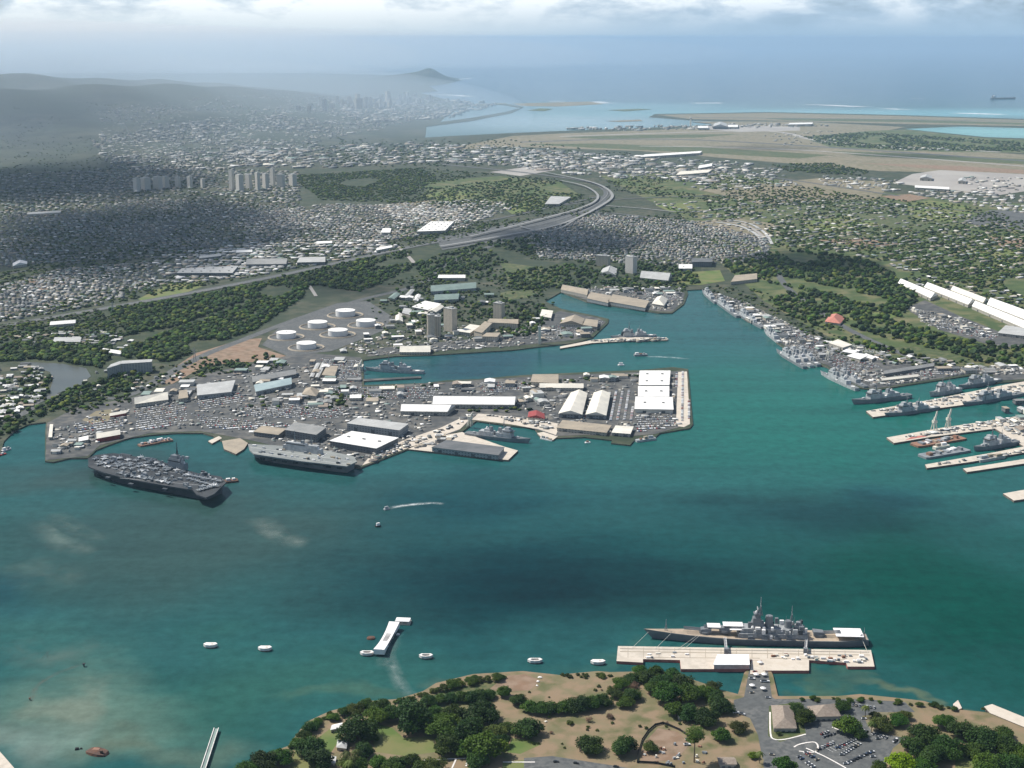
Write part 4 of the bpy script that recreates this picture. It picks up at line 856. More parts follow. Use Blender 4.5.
p = G(398, 634.8, 0); tag(MB().box(0, 0, -.5, 4, 3.4, 1.4).box(0, 0, .9, 2, 1.6, 1).build('mooring_buoy', M['tent'], loc=p), 'small white buoy beside the memorial hall', 'buoy')
# wreck at the lower left
p = G(97, 753, 0); t = empty('wreck_hulk', p, -.35, 'rusty capsized wreck breaking the shallow water', 'wreck')
MB().loft([[(x, -w_, -2), (x, w_, -2), (x, w_*.7, h), (x, -w_*.8, h*.7)] for x, w_, h in ((-13,2,.4),(-9,6,2.6),(-2,8,3.8),(5,8,3.2),(11,6,2.8),(13,3,.6))]).build('hull', M['rust'], t)
MB().box(-1, 1, 3.0, 9, 6, 1.2, .2, top=.7).build('deckhouse', M['rustbright'], t); MB().cyl(7, -2, 2.5, 1.6, 3, 10).build('barbette', M['rust'], t)
p = G(77, 749.5, 0); tag(MB().box(0, 0, -1, 5, 4, 3, .3, top=.6).box(4, 1, -1, 3, 2.5, 2.4, top=.5).build('wreck_fragment', M['black'], loc=p), 'small dark piece of wreck beside the rusty hulk', 'wreck')
p = G(84, 666.5, 0); tag(MB().cyl(0, 0, -1, .8, 4, 8).box(0, 0, 3, 3, 3, .8).build('channel_marker', M['black'], loc=p), 'dark channel marker on the edge of the sandy shoal', 'marker')
p = G(30, 700, 0); tag(MB().cyl(0, 0, -1, .6, 3, 8).box(0, 0, 2, 2, 2, .6).build('channel_marker', M['rust'], loc=p), 'rusty channel marker on the sandy shoal', 'marker')
# ---------------------------------------------------------------- ships
def axis(a, b):                               # bow point and stern point on the water
    A, Bq = G(*a, 0), G(*b, 0); d = A - Bq; return (A + Bq) / 2, math.atan2(d.y, d.x), d.length
def hull_rings(Ln, Bm, H, bow=.3, stern=.12, sw=.72, sheer=.35, flare=.86):
    rings = []
    for k in range(15):
        u = k / 14; x = -Ln/2 + u * Ln
        w = 1.0
        if u > 1 - bow: w = max(.015, 1 - ((u - (1 - bow)) / bow) ** 1.9)
        if u < stern: w = sw + (1 - sw) * (u / stern) ** .6
        h = H * (1 + sheer * max(0, (u - .55) / .45) ** 2)
        wl = w * (flare if u < .7 else flare * (1 - .35 * (u - .7) / .3))
        rake = Ln * .045 * max(0, (u - .8) / .2)
        rings.append([(x - rake, -Bm/2*wl, -1.5), (x - rake, Bm/2*wl, -1.5), (x, Bm/2*w, h), (x, -Bm/2*w, h)])
    return rings
def hull(root, Ln, Bm, H, mh, md, **kw):
    rr = hull_rings(Ln, Bm, H, **kw); MB().loft(rr).build('hull', M[mh], root)
    mb = MB(); n = len(rr); vs = []
    for r_ in rr: vs += [(r_[2][0]*.992, r_[2][1]*.94, r_[2][2] + .12), (r_[3][0]*.992, r_[3][1]*.94, r_[3][2] + .12)]
    mb.add(vs, [(2*i, 2*i+1, 2*i+3, 2*i+2) for i in range(n-1)]); mb.build('deck', M[md], root)
    return lambda x: H * (1 + kw.get('sheer', .35) * max(0, ((x + Ln/2)/Ln - .55) / .45) ** 2)
def turret(root, x, z, s, face, m='hullgrey', n=3):
    mb = MB(); mb.cyl(x, 0, z, 5.2*s, 2.2*s, 16); mb.add([(x + (a*5)*s, b*4.6*s, z + c*s) for a, b, c in ((-1.1,-1,2.2),(.9,-.8,2.2),(.9,.8,2.2),(-1.1,1,2.2),(-1.1,-.9,5.2),(.7,-.7,4.6),(.7,.7,4.6),(-1.1,.9,5.2))], [(0,1,5,4),(1,2,6,5),(2,3,7,6),(3,0,4,7),(4,5,6,7)])
    o = mb.build('gun_turret', M[m], root)
    for k in range(n):
        y = (k - (n-1)/2) * 2.6 * s
        MB().tube((x + 4*s, y, z + 3.5*s), (x + 19*s, y, z + 4.6*s), .55*s, 6, r2=.4*s).build('gun_barrel', M[m], o)
    if face < 0:
        for q in [o] + kids(o):
            for v in q.data.vertices: v.co.x = 2*x - v.co.x
            q.data.flip_normals()
    return o
def mast(root, x, y, z, h, m='hullgrey', r=.6, arms=2):
    mb = MB(); mb.tube((x, y, z), (x, y, z + h), r, 6, r2=r*.5)
    for s in (-1, 1): mb.tube((x + s*h*.12, y, z), (x, y, z + h*.6), r*.6, 5)
    for k in range(arms): mb.tube((x, y - h*.2/(k+1), z + h*(.6 + .2*k)), (x, y + h*.2/(k+1), z + h*(.6 + .2*k)), r*.4, 5)
    return mb.build('mast', M[m], root)
# the battleship
C_, rz, Ln = axis((643.5, 638), (867, 643))
t = empty('battleship', C_, rz, 'grey battleship with teak decks and white tents moored at the long pier', 'battleship')
H = hull(t, Ln, 33, 8.0, 'battlegrey', 'teak', bow=.52, stern=.16, sw=.55, sheer=.5)
X = lambda f: Ln * (.5 - f)                   # fraction of the length from the bow
for f, z in ((.275, 0), (.365, 3.0)): turret(t, X(f), H(X(f)) + z, 1.35, 1, 'battlegrey')
turret(t, X(.785), H(X(.785)), 1.35, -1, 'battlegrey')
XS = lambda f: X(f + .045)
s1 = MB(); s1.box(XS(.53), 0, 8.1, 84, 24, 5.5, mi=0, top=.97).box(XS(.50), 0, 13.6, 62, 18, 5, top=.94).build('superstructure', M['battlelight'], t)
MB().box(XS(.465), 0, 18.6, 17, 13, 6, top=.85).box(XS(.46), 0, 24.6, 11, 10, 6, top=.85).cyl(XS(.462), 0, 30.6, 4.2, 4, 12, 3.4).box(XS(.462), 0, 34.6, 9, 9, 1.6).cyl(XS(.462), 0, 36.2, 2, 4, 10, 1).build('fire_control_tower', M['battlegrey'], t)
MB().cyl(XS(.515), 0, 18.6, 5.2, 14, 16, 4.4).cyl(XS(.515), 0, 32.6, 3.6, .5, 12).build('funnel', M['battlegrey'], t)
MB().cyl(XS(.60), 0, 13.6, 5.0, 13, 16, 4.2).cyl(XS(.60), 0, 26.6, 3.4, .5, 12).build('funnel', M['battlegrey'], t)
mast(t, XS(.475), 0, 32, 24, r=.7, arms=3); mast(t, XS(.615), 0, 22, 24, r=.6)
MB().box(XS(.645), 0, 13.6, 10, 10, 8, top=.85).cyl(XS(.645), 0, 21.6, 3, 4, 12).build('aft_director', M['battlelight'], t)
for f in (.43, .49, .545, .60):
    for s in (-1, 1): MB().box(XS(f), s*12.6, 8.1, 7, 4.6, 3.4, top=.8).tube((XS(f)+2, s*13.5, 10), (XS(f)+8, s*15, 11.5), .3).build('gun_mount', M['battlegrey'], t)
for f, y, z, r_ in ((.44,6,19,2.1),(.475,-7,19.5,2.2),(.53,-8,19,1.9),(.57,7,16,2.1),(.64,-6,16,1.9),(.455,3,38,1.4),(.41,-5,14,1.8)):
    MB().cyl(XS(f), y, z, r_, 1.0, 12).cyl(XS(f), y, z + 1.0, r_, r_*.9, 12, r_*.45).build('radar_dome', M['tent'], t)
MB().box(XS(.462), 0, 40.2, 1, 9, 2.6).build('radar_panel', M['battlelight'], t)
for i in range(52):
    f = .43 + .25 * rnd.random(); MB().box(XS(f), rnd.choice((-1, 1)) * rnd.uniform(3, 12), rnd.choice((8.1, 13.6, 13.6, 18.6)), rnd.uniform(2.5, 6), rnd.uniform(2, 4), rnd.uniform(2.5, 7)).build('deckhouse', M[rnd.choice(['battlelight', 'battlegrey', 'tent', 'hulldark', 'tent', 'superlight'])], t)
for i in range(7): mast(t, XS(.45 + .035*i), rnd.uniform(-5, 5), 17, rnd.uniform(9, 18), 'battlegrey', .3, 1)
for f, lx, ly, y in ((.315, 16, 13, -3), (.40, 24, 13, -2.0), (.413, 16, 18, 0), (.915, 33, 25, 0)):
    MB().box(X(f), y, H(X(f)) + (11.5 if f == .40 else 8.6 if f < .5 else 4.8), lx, ly, .6).build('awning', M['tent'], t)
    for a in (-.46, .46):
        for b in (-.46, .46): MB().tube((X(f)+lx*a, y+ly*b, H(X(f))), (X(f)+lx*a, y+ly*b, H(X(f)) + (11.5 if f == .40 else 8.6 if f < .5 else 4.8)), .15, 4).build('awning_pole', M['battlelight'], t)
mast(t, X(.10), 0, H(X(.10)), 15, 'battlelight', .5, 1); mast(t, X(.985), 0, 8, 12, 'battlelight', .4, 1)
MB().tube((X(.94), 8, 8), (X(.97), 9, 15), .8).build('crane', M['battlegrey'], t)
for f in (.04, .09, .17, .94): 
    a = G(647 + 220*f, 0, 0)
for i, (f, pxy) in enumerate([(.02, (632, 648)), (.12, (655, 649)), (.24, (678, 649)), (.25, (684, 649)), (.97, (868, 653))]):
    lo = G(*pxy, 3.7); hi = C_ + Matrix.Rotation(rz, 3, 'Z') @ Vector((X(f), 9, H(X(f)) + .5))
    tag(MB().tube(lo, hi, .2, 5).build('mooring_line', M['craneyellow']), ['pale mooring line from the battleship stem', 'mooring line just behind the battleship stem line', 'mooring line below the first white tent', 'mooring line right of the tent line', 'mooring line off the battleship stern'][i], 'mooring line')
for i, f in enumerate((.36, .72)):
    lo = G(647+220*f, 655.5 if i == 0 else 653, 3.7); hi = C_ + Matrix.Rotation(rz, 3, 'Z') @ Vector((X(f), 15, 8.6)); d = hi - lo
    g = empty('gangway', lo, math.atan2(d.y, d.x), ['covered gangway tower between the shelter and the battleship', 'slim gangway near the battleship stern'][i], 'gangway')
    l2 = math.hypot(d.x, d.y); MB().box(l2*.5, 0, 5, l2, 2.5, .6).build('bridge', M['battlelight'], g); MB().box(1, 0, 0, 5, 5, 9 if i == 0 else 6).build('stair_tower', M['battlegrey'], g)
    for s in (-1, 1): MB().box(l2*.5, s*1.3, 5.6, l2, .2, 1.1).build('rail', M['tent'], g)
# aircraft carrier: outline of the deck at its own height
def flattop(name, label, cat, dk, zd, mdeck, mhull, bow, stern, Bm):
    P = [G(x, y, zd) for x, y in dk]; A, Bq = G(*bow, zd), G(*stern, zd); d = A - Bq; rz = math.atan2(d.y, d.x); c = (A + Bq) / 2; c.z = 0
    t = empty(name, c, rz, label, cat); ca, sa = math.cos(-rz), math.sin(-rz)
    tl = lambda p: ((p.x-c.x)*ca - (p.y-c.y)*sa, (p.x-c.x)*sa + (p.y-c.y)*ca)
    Q = [tl(p) for p in P]
    ar = sum(Q[i-1][0]*Q[i][1] - Q[i][0]*Q[i-1][1] for i in range(len(Q)))
    if ar < 0: Q = Q[::-1]
    MB().prism(Q, zd - 2.2, zd, 1, mtop=0).build('flight_deck', [M[mdeck], M[mhull]], t)
    Ln = d.length * .97
    MB().loft([[(x, y if abs(y) > 0 else y, z) for x, y, z in r_] for r_ in hull_rings(Ln, Bm, zd - 2.3, bow=.34, stern=.08, sw=.85, sheer=0, flare=.9)]).build('hull', M[mhull], t)
    return t, Ln, c, rz, tl, zd
dk = [(88,458.5),(88.5,466.5),(104,472.5),(131,479.5),(165,485.5),(193,490),(197,494.5),(206,497.5),(214,494),(226,482.5),(221,476.5),(197,473),(176,466.5),(158,460),(132,456),(114,453),(95,455)]
cv, Lc, cc, crz, ctl, zd = flattop('aircraft_carrier', 'dark grey aircraft carrier with jets crowding its flight deck', 'aircraft carrier', dk, 16, 'flightdeck', 'hulldark', (90, 463), (216, 487.5), 46)
def dpt(px, py, z, tl): return tl(G(px, py, z))
ix, iy = dpt(178, 468.5, zd, ctl)
MB().box(ix, iy, zd, 36, 11, 11, top=.96).box(ix + 2, iy, zd + 11, 26, 12, 7, top=.92).box(ix + 4, iy, zd + 18, 15, 10, 5, top=.9).build('island', M['hullgrey'], cv)
MB().box(ix + 3, iy, zd + 13, 27, 12.6, 1.6).build('bridge_windows', M['glass'], cv)
mast(cv, ix, iy, zd + 23, 22, 'hulldark', .8, 3); MB().box(ix - 10, iy, zd + 18, 2, 10, 5).build('radar_panel', M['superlight'], cv); MB().cyl(ix - 14, iy, zd + 11, 2.2, 3.4, 12, 1.2).build('radar_dome', M['tent'], cv)
for k in range(26):
    u = rnd.random(); x, y = dpt(90 + 118*u, 467 + 27*u - (3 if u < .3 else 0), zd - 3, ctl); MB().box(x, y, zd - rnd.uniform(4, 8), rnd.uniform(5, 14), rnd.uniform(2.5, 5), rnd.uniform(2, 4)).build('catwalk', M[rnd.choice(['hulldark', 'hullgrey', 'hulldark'])], cv)
for k in range(12): MB().box(ix + rnd.uniform(-18, 18), iy + rnd.uniform(-5, 5), zd + rnd.choice((11, 11, 18)), rnd.uniform(3, 7), rnd.uniform(2, 5), rnd.uniform(3, 9)).build('deckhouse', M[rnd.choice(['hullgrey', 'superlight', 'hulldark'])], cv)
for px, py in ((214,480),(150,458.5),(125,454.5)): 
    x, y = dpt(px, py, zd - 4, ctl); MB().box(x, y, zd - 5.5, 24, 10, 1.4).build('deck_elevator', M['hulldark'], cv)
for a, b in (((94,463),(150,478)),((105,458),(190,476)),((120,478),(220,487))):
    x0, y0 = dpt(*a, zd, ctl); x1, y1 = dpt(*b, zd, ctl); MB().tube((x0, y0, zd - .05), (x1, y1, zd - .05), .22, 4).build('deck_line', M['roadline'], cv)
for px, py in ((131,484),(165,489),(108,477.5)):
    x, y = dpt(px, py, zd - 4, ctl); MB().box(x, y, zd - 6, 9, 5, 3).build('sponson', M['hulldark'], cv)
# LHA
dk2 = [(248,443.8),(249.5,450),(254,454),(300,461),(347,466.3),(357,461.5),(354,456.5),(330,451),(300,447.5),(271,445)]
lh, Ll, lc, lrz, ltl, zl = flattop('assault_ship', 'grey flat-topped assault ship lying along the shipyard quay', 'assault ship', dk2, 17, 'lhadeck', 'lhahull', (249, 447), (352, 461.5), 32)
ix, iy = dpt(303, 451.5, zl, ltl)
MB().box(ix, iy, zl, 78, 9, 9, top=.97).box(ix + 12, iy, zl + 9, 42, 8, 6, top=.92).box(ix - 22, iy, zl + 9, 18, 8, 5).build('island', M['superlight'], lh)
MB().box(ix + 14, iy, zl + 11.5, 43, 8.6, 1.4).build('bridge_windows', M['glass'], lh)
mast(lh, ix + 16, iy, zl + 15, 20, 'hullgrey', .7, 3); mast(lh, ix - 18, iy, zl + 14, 16, 'hullgrey', .7, 2)
MB().box(ix, iy, zl + 15, 5, 5, 5).build('funnel', M['hullgrey'], lh); MB().cyl(ix - 30, iy, zl + 9, 2.2, 3.4, 12, 1.2).build('radar_dome', M['tent'], lh)
for a, b in (((250,447),(352,461.5)),((252,452),(350,464.6))):
    x0, y0 = dpt(*a, zl, ltl); x1, y1 = dpt(*b, zl, ltl); MB().tube((x0, y0, zl - .1), (x1, y1, zl - .1), .3, 4).build('deck_line', M['roadline'], lh)
x, y = dpt(318, 454, zl + 8, ltl); MB().tube((x, y, zl), (x - 14, y - 6, zl + 8), .8).cyl(x, y, zl, 1.6, 5, 8).build('crane', M['tent'], lh)
x, y = dpt(318, 464.5, zl - 5, ltl); MB().box(x, y - 2, zl - 8, 22, 8, 2.4).build('deck_elevator', M['lhahull'], lh)
for i in range(8):
    x, y = dpt(262 + 11*i, 456.3 + 1.35*i, 13, ltl); MB().box(x, y - 1.2, 7, 9, 2, 3).build('side_opening', M['hulldark'], lh)
# jets on the carrier
def jet():
    mb = MB()
    mb.loft([[(x, w*math.cos(a_), 2.2 + h*math.sin(a_)) for a_ in (0, 1.05, 2.1, 3.14, 4.2, 5.25)] for x, w, h in ((8.6,.1,.1),(5,.8,.9),(0,1.5,1.1),(-5,1.5,1.0),(-7.5,1.0,.8))])
    for s in (-1, 1):
        mb.add([(2.6,s*1.2,2.3),(-3.2,s*1.2,2.3),(-4.0,s*6.2,2.3),(-2.0,s*6.2,2.3),(2.6,s*1.2,2.5),(-3.2,s*1.2,2.5),(-4.0,s*6.2,2.42),(-2.0,s*6.2,2.42)], [(0,1,2,3),(7,6,5,4),(0,3,7,4),(1,2,6,5),(2,3,7,6)])
        mb.add([(-5.5,s*.9,2.3),(-8,s*.9,2.3),(-8.6,s*3.4,2.3),(-7.2,s*3.4,2.3),(-5.5,s*.9,2.45),(-8,s*.9,2.45),(-8.6,s*3.4,2.4),(-7.2,s*3.4,2.4)], [(0,1,2,3),(7,6,5,4),(0,3,7,4)])
        mb.add([(-4.2,s*1.1,2.9),(-7,s*1.1,2.9),(-8,s*1.9,5.6),(-6.6,s*1.9,5.6),(-4.2,s*1.25,2.9),(-7,s*1.25,2.9),(-8,s*2.0,5.6),(-6.6,s*2.0,5.6)], [(0,1,2,3),(7,6,5,4),(0,3,7,4),(1,2,6,5)])
    for x, y in ((5,0),(-2,1.4),(-2,-1.4)): mb.cyl(x, y, 0, .4, 1.6, 6)
    return mb
jm = [jet().mesh('parked_jet', M[k]) for k in ('jet', 'jet', 'hullgrey', 'hullgrey', 'jetwhite')]
def put_jet(px, py, h, label, group):
    o = bpy.data.objects.new('parked_jet', rnd.choice(jm)); COL.objects.link(o); p = G(px, py, zd); o.location = p; o.rotation_euler.z = crz + h
    tag(o, label, 'jet', group)
for r_ in range(4):
    for k in range(9):
        u = k / 8; px = 95 + 68*u + r_*1.5; py = 456.6 + 8.8*u + r_*3.0
        if not (r_ == 3 and k > 5) and rnd.random() < .9: put_jet(px + rnd.uniform(-2.2,2.2), py + rnd.uniform(-.6,.6), rnd.choice((2.4, 2.4, 2.0, -2.2)) + rnd.uniform(-.3,.3), 'grey jet parked in the rows on the carrier bow', 'jets on the carrier bow')
for k in range(9): put_jet(120 + 6*k, 474.5 + 1.15*k + rnd.uniform(-.5,.5), .4 + rnd.uniform(-.5,.5), 'grey jet parked along the near edge of the carrier deck', 'jets along the carrier near edge')
for k in range(9): put_jet(140 + 5.2*k, 458 + 1.9*k + rnd.uniform(-.5,.5), 2.2 + rnd.uniform(-.4,.4), 'grey jet parked on the far edge before the carrier island', 'jets before the carrier island')
for k in range(8): put_jet(186 + 4.6*k, 475.8 + .9*k, 1.3 + rnd.uniform(-.1,.1), 'grey jet parked in the line behind the carrier island', 'jets behind the carrier island')
for k in range(7): put_jet(189 + 4.4*k, 480 + 1.2*k, 1.3 + rnd.uniform(-.1,.1), 'grey jet parked in the aft midline of the carrier deck', 'jets on the carrier aft deck')
for k in range(5): put_jet(200 + 4*k, 490.5 - 1.2*k, -1.0, 'grey jet parked along the carrier stern edge', 'jets along the carrier stern')
for px, py in ((148,478.5),(165,480)): put_jet(px, py, .3, 'pale jet alone on the carrier angled deck', 'jets on the carrier angled deck')
# tractors, stores and gear on the two flat decks
for k in range(80):
    px, py = scatter([(92,457),(150,458),(180,466),(222,477),(224,482),(212,492),(190,489),(110,474)], 1, rnd)[0]
    mb = MB(); mb.box(0, 0, 0, rnd.uniform(3,8), rnd.uniform(2,4.4), rnd.uniform(1.6,5)).box(.8, 0, 0, 1.4, 4.8, .9)
    tag(mb.build('deck_tractor', M[rnd.choice(['superlight', 'hullgrey', 'hulldark', 'jet', 'hulldark', 'hullgrey'])], None, G(px, py, zd), crz + rnd.uniform(-.6,.6)), 'tractor or stores crate among the jets on the carrier deck', 'deck gear', 'gear on the carrier deck')
for k in range(34):
    u = rnd.random(); px = 254 + 98*u; py = 446.5 + 14.2*u + rnd.choice((-.6, 0, 4.2, 5.0)) + rnd.uniform(-.4,.4)
    mb = MB(); mb.box(0, 0, 0, rnd.uniform(3,7), rnd.uniform(2,3.2), rnd.uniform(1.4,3.6)).box(.8, 0, 0, 1.4, 3.8, .9)
    tag(mb.build('deck_tractor', M[rnd.choice(['superlight', 'hullgrey', 'tent', 'hulldark', 'rooftan'])], None, G(px, py, zl), lrz + rnd.uniform(-.4,.4)), 'vehicle or crate standing on the assault ship deck', 'deck gear', 'gear on the assault ship deck')
# destroyers, frigates, auxiliaries
def warship(label, bow, stern, Bm=16, H=6, style=0, light=False, name='destroyer', cat='destroyer', group=None):
    c, rz, Ln = axis(bow, stern); t = empty(name, c, rz, label, cat, group); ms = 'superlight' if light else 'hullgrey'
    Hf = hull(t, Ln, Bm, H, ms if light else 'hullgrey', 'steeldeck', bow=.42, stern=.14, sw=.7, sheer=.4)
    MB().box(Ln*.10, 0, H, Ln*.24, Bm*.84, 7.5, top=.95).box(Ln*.14, 0, H + 7.5, Ln*.14, Bm*.78, 7, top=.88).box(Ln*.15, 0, H + 14.5, Ln*.07, Bm*.55, 4, top=.85).build('superstructure', M['superlight'], t)
    MB().box(-Ln*.17, 0, H, Ln*.22, Bm*.8, 7.5, top=.95).box(-Ln*.15, 0, H + 7.5, Ln*.1, Bm*.6, 4.5, top=.9).build('hangar', M['superlight'], t)
    for x in (Ln*.03, -Ln*.11): MB().box(x, 0, H + 5, Ln*.05, Bm*.5, 11, top=.72).build('funnel', M['hullgrey'], t)
    MB().box(Ln*.17, 0, H + 10.6, Ln*.141, Bm*.76, 1.2).build('bridge_windows', M['glass'], t)
    mast(t, Ln*.09, 0, H + 15, 20, 'hullgrey', .7, 3); mast(t, -Ln*.13, 0, H + 10, 15, 'hullgrey', .6, 2)
    turret(t, Ln*.30, Hf(Ln*.30), .55, 1, 'superlight', 1)
    if style == 1: turret(t, -Ln*.38, H, .55, -1, 'superlight', 1)
    else: MB().cyl(-Ln*.39, 0, H + .15, Bm*.3, .06, 20).build('landing_circle', M['roadline'], t)
    MB().cyl(-Ln*.17, 0, H + 12, 2.2, 3.2, 10, 1.2).build('radar_dome', M['tent'], t)
    for i in range(9): MB().box(rnd.uniform(-.3,.26)*Ln, rnd.uniform(-.34,.34)*Bm, H, rnd.uniform(3,7), rnd.uniform(2,4), rnd.uniform(3,10)).build('deckhouse', M[rnd.choice(['superlight', 'hullgrey', 'tent', 'hulldark'])], t)
    for s in (-1, 1): MB().box(-Ln*.02, s*Bm*.36, H + .2, 8, 2.2, 1.6).build('ship_boat', M['tent'], t)
    return t
warship('grey destroyer in the slip beside the long dark shed', (531, 443.5), (466, 435.5), 19, 7, 1)
warship('grey ship lying in the dry dock basin', (365, 370.5), (424, 373.5), 17, 6, 0, True)
warship('innermost grey destroyer of the nest at the head of the right docks', (713,300), (738,318), 15, 6, name='destroyer')
warship('grey destroyer second along the right docks quay', (733,312), (763,329), 15, 6, 1)
warship('outermost grey destroyer of the three abreast off the right docks', (776,352), (805,369), 15, 6, 1)
warship('middle grey destroyer of the three abreast off the right docks', (784,351), (812,368), 15, 6, 0, True)
warship('grey destroyer of the three abreast lying against the quay', (793,351), (819,367), 15, 6)
warship('pale grey ship with buff gear along the docks, before the nest of three', (764,331), (780,344), 15, 5, 0, True, 'supply_ship', 'supply ship')
warship('pale frigate nearest the open basin, below the nest of three', (820,374), (857,391), 15, 6, 0, True, 'frigate', 'frigate')
warship('frigate inside the pale frigate, against the quay', (832,374), (866,389), 15, 6, 1, False, 'frigate', 'frigate')
warship('large grey cruiser on the upper side of the frigate pier tip', (851,404.5), (910,397.5), 20, 8, 1)
warship('grey frigate on the lower side of the frigate pier', (884,417), (938,409), 16, 6, 0, False, 'frigate', 'frigate')
warship('grey frigate at the root of the frigate pier, lower side', (962,406.5), (1022,395), 17, 6, 1, False, 'frigate', 'frigate')
warship('pale ship berthed above the frigate pier by the slip', (929,397), (960,391), 17, 8, 0, True, 'supply_ship', 'supply ship')
warship('grey destroyer in the upper slip beyond the pale ship', (958,389.5), (1000,381.5), 17, 7)
warship('grey destroyer in the crane pier slip', (973,451.5), (1017,443.5), 18, 7, 1)
warship('grey destroyer outermost at the small peninsula quay', (702,292), (716,304), 14, 6)
warship('pale training ship moored at the thin quay mole', (610,338.5), (656,336.5), 16, 5, 0, True, 'supply_ship', 'supply ship')
def barge(label, a, b, w, h, m, dh, name='barge', cat='barge'):
    c, rz, Ln = axis(a, b); t = empty(name, c, rz, label, cat)
    MB().prism([(-Ln/2,-w*.45),(-Ln*.45,-w/2),(Ln*.45,-w/2),(Ln/2,-w*.4),(Ln/2,w*.4),(Ln*.45,w/2),(-Ln*.45,w/2),(-Ln/2,w*.45)], -1, h).build('hull', M[m], t)
    for i in range(dh):
        x = (-.4 + .8*(i + .5)/dh) * Ln; MB().box(x, rnd.uniform(-.2,.2)*w, h, rnd.uniform(.3,.8)*Ln/dh, rnd.uniform(.3,.55)*w, rnd.uniform(2,5)).build('deckhouse', M[rnd.choice(['superlight', 'tent', 'rustbright', 'hullgrey', 'rooftan'])], t)
    return t
barge('rust-brown dredge barge tied up behind the carrier, left one', (139,446.5), (158,443), 15, 3, 'rustbright', 5)
barge('rust-brown dredge barge tied up behind the carrier, right one', (152,443.5), (172,440.5), 15, 3, 'rustbright', 5)
barge('dark open barge at the carrier stern', (224,482.5), (238,481), 14, 3, 'rust', 2)
barge('brown crane barge beside the crane pier', (914,446.5), (962,438.5), 26, 3.5, 'rustbright', 9)
barge('grey work barge beside the brown crane barge', (922,458), (966,450.5), 26, 4, 'hullgrey', 8)
barge('pale covered boat lying along the narrow pier', (978,462), (1003,457.5), 12, 5, 'paleboat', 3, 'covered_boat', 'boat')
barge('long tan floating dock beside the crane barge', (934,449.5), (948,447), 10, 5, 'roofcream', 2)
barge('pale pontoon at the thin quay mole tip', (640,341.5), (668,340), 10, 3, 'paleboat', 5, 'pontoon', 'pontoon')
barge('small ferry crossing the basin with a wake', (634,356), (647,355.5), 12, 4, 'hullgrey', 3, 'harbour_ferry', 'ferry')
barge('white launch close to the inner basin quay', (618,365.5), (624,365.3), 6, 2, 'tent', 1, 'launch', 'boat')
barge('white launch off the quay shed corner', (585,443), (590,442.6), 5, 1.5, 'tent', 1, 'launch', 'boat')
barge('white cabin boat moored in the left inlet', (2,452), (10,449), 6, 2.5, 'tent', 2, 'cabin_boat', 'boat')
barge('second boat in the left inlet, red-trimmed', (-1,456), (6,454), 5, 2, 'roofred', 1, 'cabin_boat', 'boat')
barge('grey launch with a curling wake in mid-harbour', (384,510), (389,509), 5, 2, 'superlight', 1, 'launch', 'boat')
barge('dark launch standing still in mid-harbour', (375.5,527), (380,526), 5, 2, 'black', 1, 'launch', 'boat')
barge('white boats raft at the small jetty by the quay sheds', (541,438.5), (553,441), 8, 2.2, 'tent', 3, 'pontoon', 'pontoon')
barge('grey harbour tug at the quay corner tip', (636,442), (655,439.5), 10, 4, 'superlight', 3, 'harbour_tug', 'tug')
c, rz, Ln = axis((991, 99.4), (1016, 98.8)); t = empty('tanker', c, rz + math.pi, 'dark-hulled tanker far out on the open sea', 'tanker')
hull(t, Ln, 44, 18, 'hulldark', 'rust', bow=.15, stern=.1, sheer=.05); MB().box(-Ln*.4, 0, 18, Ln*.08, 34, 24).box(-Ln*.4, 0, 42, Ln*.05, 40, 5).build('superstructure', M['tent'], t); MB().box(-Ln*.45, 0, 18, 10, 10, 32).build('funnel', M['hullgrey'], t)
# dockside cranes
def crane(label, px, py, h, boom, rz):
    p = G(px, py, 3.4); t = empty('dock_crane', p, rz, label, 'crane')
    mb = MB()
    for x in (-4, 4):
        for y in (-4, 4): mb.tube((x, y, 0), (x*.5, y*.5, 14), 1.0, 5)
    mb.build('portal', M['craneyellow'], t); MB().box(0, 0, 14, 8, 6, 5).build('cab', M['craneyellow'], t)
    MB().tube((0,0,18), (boom*.25, 0, h), 2.0, 6, r2=1.4).build('boom', M['craneyellow'], t); MB().tube((-4,0,18), (-1,0,26), .6, 5).build('counter_mast', M['craneyellow'], t)
crane('tall pale dock crane on the crane pier, left of the pair', 934, 430, 36, 18, .4)
crane('tall pale dock crane on the crane pier, right of the pair', 948, 427.5, 36, 16, .2)
crane('pale dock crane beside the dry dock basin', 360, 372, 26, 30, 1.0)
crane('pale dock crane by the destroyer slip', 470, 426, 28, 26, -.4)
crane('pale dock crane on the quay behind the nest of three', 828, 360, 28, 24, 2.2)
